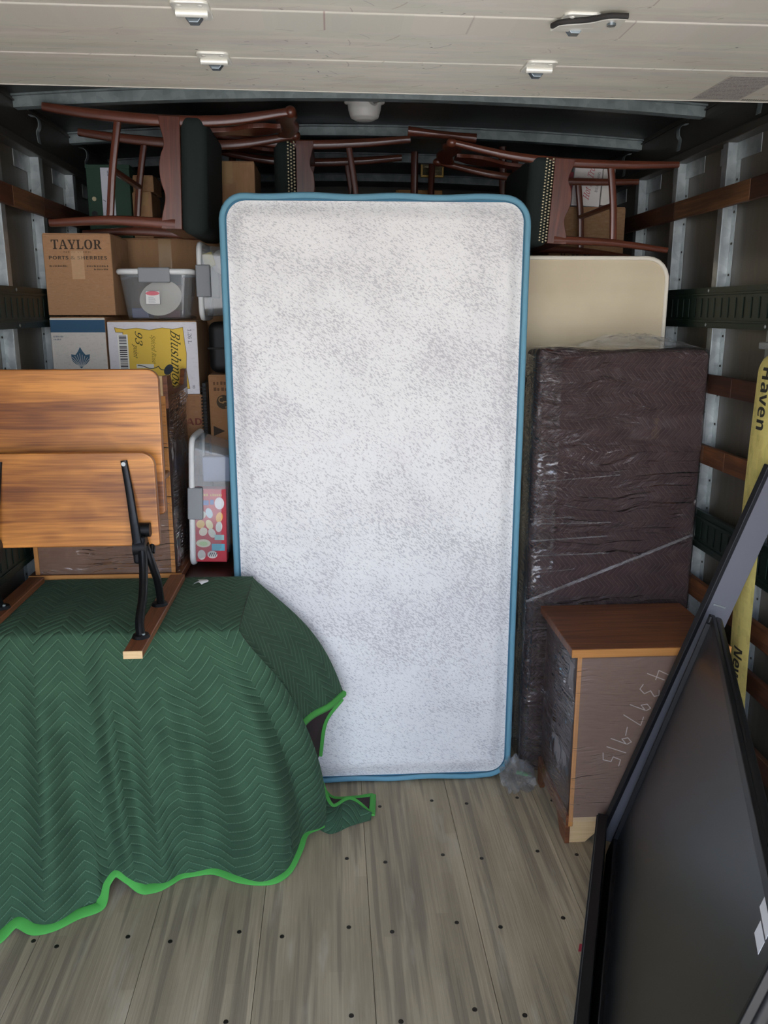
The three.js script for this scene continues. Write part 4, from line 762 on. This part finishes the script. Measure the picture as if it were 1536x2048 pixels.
const stickerMat = (seedN) => S({ roughness: 0.5, map: drawn(200, 180, (g, w, h) => { g.fillStyle = '#ece9e2'; g.fillRect(0, 0, w, h); g.fillStyle = '#e0707a'; g.beginPath(); g.ellipse(w * 0.5, h * 0.18, w * 0.46, h * 0.16, 0, 0, 7); g.fill(); g.strokeStyle = '#40444c'; g.lineWidth = 4; g.strokeRect(3, 3, w - 6, h - 6); g.fillStyle = '#9a9aa0'; for (let i = 0; i < 6; i++) g.fillRect(w * 0.2, h * 0.46 + i * 14, w * (0.3 + 0.3 * hash(i, seedN, 2)), 4); }) });
{
  const b = bin('clear storage bin with white rim and grey latch on the yellow labelled carton', 0.262, 0.18, 0.25); b.position.set(-0.624, 1.651, -3.262);
  local(b, 'sticker', box(-0.038, 0.014, 0.055, 0.102, 0.118, 0.1188, 0.0003), stickerMat(1), 'red and white price sticker').rotation.x = 0;
  const p = local(scene, 'plate', new THREE.LatheGeometry([[0.001, 0], [0.05, 0.002], [0.085, 0.012], [0.086, 0.016], [0.05, 0.006], [0.001, 0.004]].map(([x, y]) => new THREE.Vector2(x, y)), 40), plain(0xe2d8c8, 0.35)); p.rotation.set(1.25, 0.2, 0.1); p.scale.set(0.9, 0.9, 0.75); p.position.set(-0.615, 1.725, -3.2); tag(p, 'cream plate leaning inside the clear bin on the yellow labelled carton', 'plate');
  const k = local(scene, 'small_box', box(-0.04, 0.04, 0, 0.028, -0.05, 0.05, 0.003), plain(0x7a4a46, 0.6)); k.position.set(-0.6, 1.658, -3.3); tag(k, 'small maroon box behind the plate inside the clear bin', 'box');
  const k2 = local(scene, 'small_box', box(-0.03, 0.03, 0, 0.035, -0.05, 0.05, 0.003), plain(0x6d6c86, 0.6)); k2.position.set(-0.7, 1.658, -3.27); tag(k2, 'small grey violet box at left inside the clear bin', 'box');
}
{
  const b = bin('clear storage bin lying on its side beside the blue piped mattress', 0.255, 0.21, 0.24); b.rotation.z = Math.PI / 2; b.position.set(-0.267, 1.787, -3.262);
  local(b, 'sticker', box(-0.036, 0.02, 0.062, 0.11, 0.119, 0.1196, 0.0003), stickerMat(2), 'red and white price sticker');
  const c = local(scene, 'soft_toy', (() => { const g = new THREE.IcosahedronGeometry(0.05, 4), p = g.attributes.position; for (let i = 0; i < p.count; i++) { const k = 1 + 0.35 * (fbm(p.getX(i) * 30 + 9, p.getY(i) * 30 + p.getZ(i) * 20 + 9, 256, 256, 4, 3) - 0.5); p.setXYZ(i, p.getX(i) * k * 1.1, p.getY(i) * k, p.getZ(i) * k); } g.computeVertexNormals(); return g; })(), plain(0xc9bfae, 0.95)); c.position.set(-0.38, 1.86, -3.25); tag(c, 'beige cloth bundle inside the bin lying on its side', 'cloth');
  const y = local(scene, 'small_box', box(-0.02, 0.02, 0, 0.05, -0.03, 0.03, 0.004), plain(0xc9b358, 0.7)); y.position.set(-0.435, 1.84, -3.24); y.rotation.z = 0.3; tag(y, 'small yellow packet inside the bin lying on its side', 'packet');
}
{ // tall bin on its end with a red toy box
  const b = bin('tall clear storage bin standing on end beside the school desk', 0.44, 0.142, 0.24, {}); b.rotation.set(0, 0, Math.PI / 2 - 0.04); b.position.set(-0.356, 1.036, -2.968);
  const map = drawn(256, 460, (g, w, h) => {
    g.fillStyle = '#c2323f'; g.fillRect(0, 0, w, h); g.fillStyle = '#d8b25c'; smallPrint(g, 30, 44, 86, 16, 5); smallPrint(g, 132, 44, 96, 16, 6);
    g.fillStyle = '#5f7fb8'; g.fillRect(22, 70, 96, 30); g.fillRect(128, 66, 30, 30); g.fillStyle = '#e9e2df'; g.beginPath(); g.arc(202, 88, 38, 0, 7); g.fill();
    const c = ['#dcd6c6', '#cfe0e4', '#f0b04a', '#f2c46c', '#f4e3b0', '#e8e2d4', '#efe0c8', '#dcd6c6']; [[60, 160], [120, 150], [200, 176], [50, 220], [120, 222], [196, 236], [70, 268], [140, 276]].forEach(([x, y], i) => { g.fillStyle = c[i]; g.beginPath(); g.ellipse(x, y, 34, 26, i, 0, 7); g.fill(); });
    g.fillStyle = '#9fc6bf'; g.fillRect(160, 286, 76, 34); g.fillStyle = '#5fb3c4'; g.fillRect(136, 344, 104, 44); g.fillStyle = '#e6dfc0'; g.beginPath(); g.ellipse(70, 342, 58, 26, 0, 0, 7); g.fill(); g.fillStyle = '#c5d79a'; g.beginPath(); g.ellipse(70, 344, 34, 14, 0, 0, 7); g.fill();
    g.fillStyle = '#e3dcd0'; g.beginPath(); g.arc(54, 416, 32, 0, 7); g.fill(); g.beginPath(); g.ellipse(140, 414, 40, 24, 0, 0, 7); g.fill(); g.strokeStyle = '#49464a'; g.lineWidth = 6; for (let i = 0; i < 4; i++) { g.beginPath(); g.moveTo(112 + i * 16, 426); g.lineTo(128 + i * 16, 402); g.stroke(); }
  });
  const r = local(scene, 'toy_box', new RoundedBoxGeometry(0.112, 0.262, 0.05, 2, 0.003), [plain(0xb9313d), plain(0xb9313d), plain(0xb9313d), plain(0xb9313d), S({ map, roughness: 0.55 }), plain(0xb9313d)]); r.position.set(-0.43, 0.956, -2.888); r.rotation.z = -0.03; tag(r, 'red printed toy box inside the tall clear bin', 'box');
  const s = local(scene, 'paper_stack', box(-0.05, 0.05, 0, 0.09, -0.02, 0.02, 0.006), plain(0x9aa3ba, 0.85)); s.position.set(-0.415, 1.09, -2.99); tag(s, 'pale blue papers above the red toy box in the tall bin', 'paper');
}

// ------------------------------------------------------------------ hidden bulk that carries the upper load
carton('cardboard_box', 'large brown carton at the left wall under the green crate', -1.0, -0.3, 0.0, 1.958, -3.5, 0.4, null, { mat: M.card });
{
  const w = thing('wardrobe', 'tall dark wardrobe behind the cream mattress', 'wardrobe', V(0.55, 0, -3.65));
  part(w, 'carcass', grain(box(-0.1, 1.24, 0, 1.8, -3.74, -3.54, 0.006), 'y'), M.walnutDark); part(w, 'cornice', grain(box(-0.12, 1.25, 1.8, 1.885, -3.76, -3.53, 0.01), 'x'), M.walnutDark);
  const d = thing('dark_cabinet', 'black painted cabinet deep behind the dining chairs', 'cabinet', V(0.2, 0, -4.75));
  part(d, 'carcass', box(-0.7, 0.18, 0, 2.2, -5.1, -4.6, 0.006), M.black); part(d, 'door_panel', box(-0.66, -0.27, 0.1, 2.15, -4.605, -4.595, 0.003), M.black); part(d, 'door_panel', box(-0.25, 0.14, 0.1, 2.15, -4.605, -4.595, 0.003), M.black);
}
// tan drawer unit with a picture seen between the chairs
{
  const z = -4.35, a = onZ(792, 300, z), b = onZ(884, 420, z), d = thing('drawer_unit', 'tan drawer unit seen between the upturned chairs', 'drawers', V((a.x + b.x) / 2, 0, z));
  const y0 = 1.886, y1 = 2.26; part(d, 'carcass', grain(box(a.x, b.x, 0, y1, z - 0.3, z, 0.003), 'x'), M.tan);
  for (let i = 0; i < 5; i++) { const q = part(d, 'drawer_front', grain(box(a.x + 0.01, b.x - 0.1, y0 + 0.01 + i * 0.074, y0 + 0.078 + i * 0.074, z, z + 0.008, 0.002), 'x'), M.tan); part(q, 'knob', cyl(a.x + 0.05, y0 + 0.044 + i * 0.074, z + 0.014, 0.008, 0.006, 0.012, 10, 'z'), M.galv); }
  const p = thing('picture', 'small gold framed picture standing by the tan drawer unit', 'picture', V(b.x - 0.05, 2.1, z + 0.02)); const c = onZ(864, 328, z + 0.03);
  part(p, 'frame', box(c.x - 0.055, c.x + 0.06, c.y - 0.06, c.y + 0.05, z + 0.01, z + 0.024, 0.004), S({ color: 0x9c7f45, roughness: 0.35, metalness: 0.7 })); part(p, 'print', box(c.x - 0.045, c.x + 0.05, c.y - 0.05, c.y + 0.04, z + 0.022, z + 0.026, 0.001), S({ color: 0xa9a07c, roughness: 0.25, bumpMap: T.film, bumpScale: 0.01 }));
}
// green crate with a white label, small cartons
{
  const z = -3.52, a = onZ(170, 330, z), b = onZ(266, 458, z), c = thing('file_crate', 'dark green file box with a white paper label on its end', 'file box', V((a.x + b.x) / 2, 1.963, z));
  const G = plain(0x21402f, 0.7); const y0 = 1.963, y1 = a.y; part(c, 'body', box(a.x, b.x, y0, y1, z - 0.3, z, 0.004), G); part(c, 'top_fold', box(a.x - 0.002, b.x + 0.002, y1 - 0.012, y1 + 0.003, z - 0.302, z + 0.002, 0.003), G);
  const l0 = onZ(200, 335, z), l1 = onZ(233, 436, z);
  const lm = S({ roughness: 0.8, map: drawn(100, 320, (g, w, h) => { g.fillStyle = '#cfcfd6'; g.fillRect(0, 0, w, h); g.fillStyle = '#7d7d86'; g.save(); g.translate(70, 20); g.rotate(Math.PI / 2); smallPrint(g, 0, 0, 44, 10, 5); smallPrint(g, 0, 18, 36, 10, 4); g.restore(); g.fillStyle = '#6a6a5e'; g.fillRect(52, 196, 26, 22); g.strokeStyle = '#5c5c66'; g.lineWidth = 4; g.beginPath(); g.moveTo(8, 205); g.lineTo(28, 215); g.moveTo(40, 250); g.lineTo(64, 260); g.lineTo(54, 280); g.moveTo(76, 250); g.lineTo(86, 268); g.moveTo(28, 272); g.lineTo(30, 290); g.stroke(); }) });
  const lb = new RoundedBoxGeometry(l1.x - l0.x, l0.y - l1.y, 0.002, 1, 0.0005); lb.translate((l0.x + l1.x) / 2, (l0.y + l1.y) / 2, z + 0.001);
  part(c, 'label_sheet', lb, lm, 'white paper label');
  const ring = onZ(190, 428, z); part(c, 'finger_ring', cyl(ring.x, ring.y, z + 0.001, 0.011, 0.011, 0.004, 20, 'z'), M.black); const k = onZ(189, 398, z); part(c, 'stud', cyl(k.x, k.y, z + 0.002, 0.008, 0.008, 0.006, 14, 'z'), M.nail);
  const s0 = onZ(245, 385, z), s1 = onZ(306, 462, z); carton('cardboard_box', 'small taped carton beside the green file box', s0.x + 0.034, s1.x, 1.963, s0.y, z, 0.2, null, { turn: 0.02 });
  const t0 = onZ(262, 350, z), t1 = onZ(306, 384, z); carton('cardboard_box', 'smaller carton on top of the small taped carton', t0.x, t1.x, s0.y + 0.004, t0.y, z - 0.02, 0.16, null, {});
  const u0 = onZ(392, 320, z), u1 = onZ(512, 460, z); carton('cardboard_box', 'brown carton with torn tape behind the left dining chair', u0.x, u1.x, 1.963, u0.y, z - 0.03, 0.3, null, { mat: M.card });
}
// carton and books at the right
{
  const z = -3.56, a = onZ(1130, 415, z), b = onZ(1246, 512, z);
  carton('cardboard_box', 'brown carton at the right wall with books standing on it', a.x - 0.06, b.x, 1.888, a.y, z, 0.3, cardPrint(400, 300, '#94714e', (g) => { g.fillStyle = 'rgba(50,36,26,0.85)'; fit(g, 'H', 60, 292, 34, 'bold # serif', 54); smallPrint(g, 100, 292, 130, 24, 6); g.fillStyle = 'rgba(230,220,210,0.5)'; g.fillRect(262, 180, 22, 12); }));
  const w0 = onZ(1147, 318, z), w1 = onZ(1198, 412, z), mapA = drawn(200, 360, (g, w, h) => { g.fillStyle = '#ddd6ce'; g.fillRect(0, 0, w, h); g.save(); g.translate(118, 316); g.rotate(-Math.PI / 2 + 0.1); g.fillStyle = '#b0323c'; g.font = 'italic 62px serif'; g.transform(1, 0, -0.3, 1, 0, 0); const m = g.measureText('Hot to Trot').width; g.scale(270 / m, 1); g.fillText('Hot to Trot', 0, 0); g.restore(); g.save(); g.translate(176, 250); g.rotate(-Math.PI / 2 + 0.06); g.fillStyle = '#5a544e'; fit(g, 'BILL EVANS', 0, 0, 160, '# sans-serif', 26); g.restore(); });
  const bk = thing('book', 'white book lettered Hot to Trot in red script', 'book', V((w0.x + w1.x) / 2, a.y + 0.004, z - 0.05), 'books on the right carton'); bk.userData.local = true; bk.rotation.z = -0.06;
  const W = w1.x - w0.x, H = w0.y - a.y - 0.006; local(bk, 'cover', (() => { const g = new RoundedBoxGeometry(W, H, 0.1, 2, 0.003); g.translate(0, H / 2 + 0.002, 0); return g; })(), [M.paper, M.paper, M.paper, M.paper, S({ map: mapA, roughness: 0.6 }), M.paper]);
  const v0 = onZ(1205, 322, z), v1 = onZ(1223, 412, z), b2 = thing('book', 'plain white book beside the red lettered book', 'book', V((v0.x + v1.x) / 2, a.y + 0.004, z - 0.05), 'books on the right carton'); b2.userData.local = true; b2.rotation.z = -0.06; local(b2, 'cover', (() => { const g = new RoundedBoxGeometry(v1.x - v0.x, H - 0.01, 0.1, 2, 0.003); g.translate(0, H / 2, 0); return g; })(), plain(0xd9d2c6, 0.7));
  const r0 = onZ(1132, 345, z), r1 = onZ(1146, 412, z), b3 = thing('book', 'dark red book leaning at the left of the white books', 'book', V((r0.x + r1.x) / 2 - 0.01, a.y + 0.004, z - 0.05), 'books on the right carton'); b3.userData.local = true; b3.rotation.z = -0.08; local(b3, 'cover', (() => { const g = new RoundedBoxGeometry(0.03, H - 0.05, 0.1, 2, 0.003); g.translate(0, H / 2 - 0.02, 0); return g; })(), plain(0x7c1f2a, 0.5)); for (const y of [0.03, 0.045]) local(b3, 'spine_band', box(-0.0152, 0.0152, y, y + 0.005, 0.02, 0.0506, 0.0005), plain(0xc9a0a0, 0.6), 'pale spine band');
}

// ------------------------------------------------------------------ dining chairs laid on top of the load
function chair(label) {
  const c = thing('dining_chair', label, 'chair', V(0, 0, 0), 'dining chairs on top of the load'); c.userData.local = true;
  const L = (n, g, m, l, p = c) => local(p, n, g, m, l);
  for (const s of [-1, 1]) {
    L('back_post', sweep([V(s * 0.2, 0, -0.185), V(s * 0.2, 0.16, -0.17), V(s * 0.2, 0.4, -0.16), V(s * 0.2, 0.6, -0.17), V(s * 0.195, 0.8, -0.205)], 0.03, (t) => lerp(0.026, 0.036, Math.sin(Math.PI * t)), { ref: V(0, 0, 1), n: 24 }), M.mahogany);
    const kn = new THREE.SphereGeometry(0.02, 14, 10); kn.translate(s * 0.195, 0.803, -0.205); L('finial', kn, M.mahogany);
    L('leg', sweep([V(s * 0.195, 0, 0.175), V(s * 0.2, 0.2, 0.16), V(s * 0.205, 0.42, 0.165)], 0.032, (t) => lerp(0.024, 0.038, t), { ref: V(0, 0, 1), n: 14 }), M.mahogany);
    L('stretcher', sweep([V(s * 0.2, 0.24, -0.165), V(s * 0.2, 0.215, 0), V(s * 0.2, 0.2, 0.16)], 0.018, 0.024, { ref: V(0, 1, 0), n: 10 }), M.mahogany);
    const ap = extrude((() => { const q = new THREE.Shape(); q.moveTo(-0.17, 0.065); q.lineTo(0.18, 0.065); q.lineTo(0.18, 0.0); q.bezierCurveTo(0.12, 0.0, 0.1, 0.024, 0.06, 0.012); q.bezierCurveTo(0.02, -0.006, -0.04, -0.006, -0.07, 0.012); q.bezierCurveTo(-0.1, 0.024, -0.13, 0, -0.17, 0.0); q.closePath(); return q; })(), 0.02, 0.002, 10); ap.rotateY(-Math.PI / 2); ap.translate(s * 0.207 + 0.01, 0.375, 0); L('seat_rail', grain(ap, 'z'), M.mahogany);
    const nails = []; for (let r = 0; r < 3; r++) for (let z = -0.165 + (r % 2) * 0.006; z < 0.185; z += 0.0125) { const n = new THREE.SphereGeometry(0.005, 7, 5); n.scale(0.6, 1, 1); n.translate(s * 0.224, 0.449 + r * 0.0115, z); nails.push(n); }
    tag(L('nailhead_trim', merge(nails), M.nail, 'brass nailheads'), null, null, null, 'stuff');
  }
  L('seat_rail', grain(box(-0.2, 0.2, 0.375, 0.44, 0.155, 0.18, 0.003), 'x'), M.mahogany); L('seat_rail', grain(box(-0.2, 0.2, 0.375, 0.44, -0.175, -0.15, 0.003), 'x'), M.mahogany);
  const seat = new RoundedBoxGeometry(0.444, 0.085, 0.375, 6, 0.03); const sp = seat.attributes.position; for (let i = 0; i < sp.count; i++) if (sp.getY(i) > 0) sp.setY(i, sp.getY(i) + 0.02 * (1 - (sp.getX(i) / 0.23) ** 2) * (1 - (sp.getZ(i) / 0.2) ** 2)); seat.translate(0, 0.483, 0.008); L('seat', seat, M.upholstery, 'dark green upholstered seat');
  L('stretcher', sweep([V(-0.2, 0.215, 0), V(0.2, 0.215, 0)], 0.018, 0.024, { ref: V(0, 1, 0), n: 4, straight: true }), M.mahogany);
  L('crest_rail', sweep([V(-0.2, 0.76, -0.2), V(-0.1, 0.79, -0.215), V(0, 0.775, -0.22), V(0.1, 0.79, -0.215), V(0.2, 0.76, -0.2)], 0.02, (t) => 0.05 + 0.02 * Math.sin(Math.PI * t), { ref: V(0, 1, 0), n: 24 }), M.mahogany);
  const q = new THREE.Shape(); q.moveTo(-0.05, 0); q.bezierCurveTo(-0.05, 0.08, -0.03, 0.1, -0.03, 0.14); q.bezierCurveTo(-0.03, 0.18, -0.07, 0.2, -0.065, 0.26); q.bezierCurveTo(-0.06, 0.3, -0.035, 0.3, -0.035, 0.33); q.lineTo(0.035, 0.33); q.bezierCurveTo(0.035, 0.3, 0.06, 0.3, 0.065, 0.26); q.bezierCurveTo(0.07, 0.2, 0.03, 0.18, 0.03, 0.14); q.bezierCurveTo(0.03, 0.1, 0.05, 0.08, 0.05, 0); q.closePath();
  const spl = extrude(q, 0.012, 0.002, 8); spl.rotateX(-0.1); spl.translate(0, 0.43, -0.165); L('splat', grain(spl, 'y'), M.mahogany);
  return c;
}
const basis = (o, up, front) => { const X = up.clone().cross(front).normalize(), F2 = X.clone().cross(up).normalize(); o.quaternion.setFromRotationMatrix(new THREE.Matrix4().makeBasis(X, up.clone().normalize(), F2)); };
const chairA = chair('dining chair on its front above the cream mattress, brass nailheads towards door');
basis(chairA, V(-1, 0.06, 0), V(0, -1, 0)); chairA.scale.z = 0.8; chairA.position.set(1.215, 2.035, -3.285);
const more = (label, pos, up, front, deep = 0.95) => { const r = chairA.clone(); r.name = numbered('dining_chair'); scene.add(r); r.userData = { ...chairA.userData, label }; basis(r, up, front); r.position.copy(pos); r.scale.z = deep; return r; };
more('dining chair lying on its front behind the blue piped mattress top', V(0.315, 2.155, -3.69), V(-1, 0.0, 0), V(0, -1, 0));
const chairC = more('dining chair on the TAYLOR carton with its feet towards the left wall', V(-0.935, 2.146, -3.235), V(1, -0.03, 0), V(0, -1, 0), 1);
chairC.remove(chairC.children.find((o) => o.name === 'nailhead_trim')); // no trim left on that side
more('upturned dining chair with curved legs up behind the brown torn tape carton', V(-0.42, 2.375, -4.27), V(0, -1, 0), V(0.75, 0, 0.66));
more('upturned dining chair with legs up before the tan drawer unit', V(0.62, 2.37, -4.06), V(0, -1, 0), V(-0.35, 0, 0.94));
{ // loose turned leg lying across the chairs
  const a = onZ(816, 262, -3.3), b = onZ(952, 277, -3.3); const l = local(scene, 'table_leg', sweep([a, a.clone().lerp(b, 0.5), b].map((p) => p.clone().sub(a)), (t) => 0.034 - 0.008 * Math.sin(Math.PI * t), (t) => 0.034 - 0.008 * Math.sin(Math.PI * t), { ref: V(0, 1, 0), n: 20, sides: 14, square: 1 }), M.mahogany); l.position.copy(a); tag(l, 'loose round wooden table leg lying across the chairs under the roof', 'table leg');
}
// ------------------------------------------------------------------ broken dome lamp under the roof
{
  const c = thing('dome_light', 'broken white plastic dome light under the truck roof', 'light fixture', V(0.127, 2.402, -3.2));
  part(c, 'base_plate', cyl(0.127, 2.404, -3.2, 0.06, 0.06, 0.014, 32), M.white);
  const notch = V(0.165, 2.4, -3.14);
  const bowl = sheet((s, t) => { const a = s * Math.PI * 2, prof = [[0.07, 0.402], [0.069, 0.393], [0.058, 0.388], [0.056, 0.37], [0.048, 0.345], [0.03, 0.336], [0.001, 0.334]], f = t * (prof.length - 1), i = Math.min(prof.length - 2, Math.floor(f)), k = f - i, r = lerp(prof[i][0], prof[i + 1][0], k), y = lerp(prof[i][1], prof[i + 1][1], k); const p = V(0.127 + r * Math.cos(a) * 1.02, 2 + y, -3.2 + r * Math.sin(a) * 0.9); const d = p.distanceTo(notch); if (d < 0.03) { p.z -= (0.03 - d) * 1.6; p.y -= (0.03 - d) * 0.6; } return p; }, 64, 36, { flip: true });
  part(c, 'diffuser', bowl, P({ color: 0xd9d6cd, roughness: 0.45, transmission: 0.25, thickness: 0, side: THREE.DoubleSide }), 'yellowed plastic cover with a broken edge');
}

scene.traverse((o) => { if (o.isMesh) { o.castShadow = true; o.receiveShadow = true; } });
renderer.render(scene, camera);
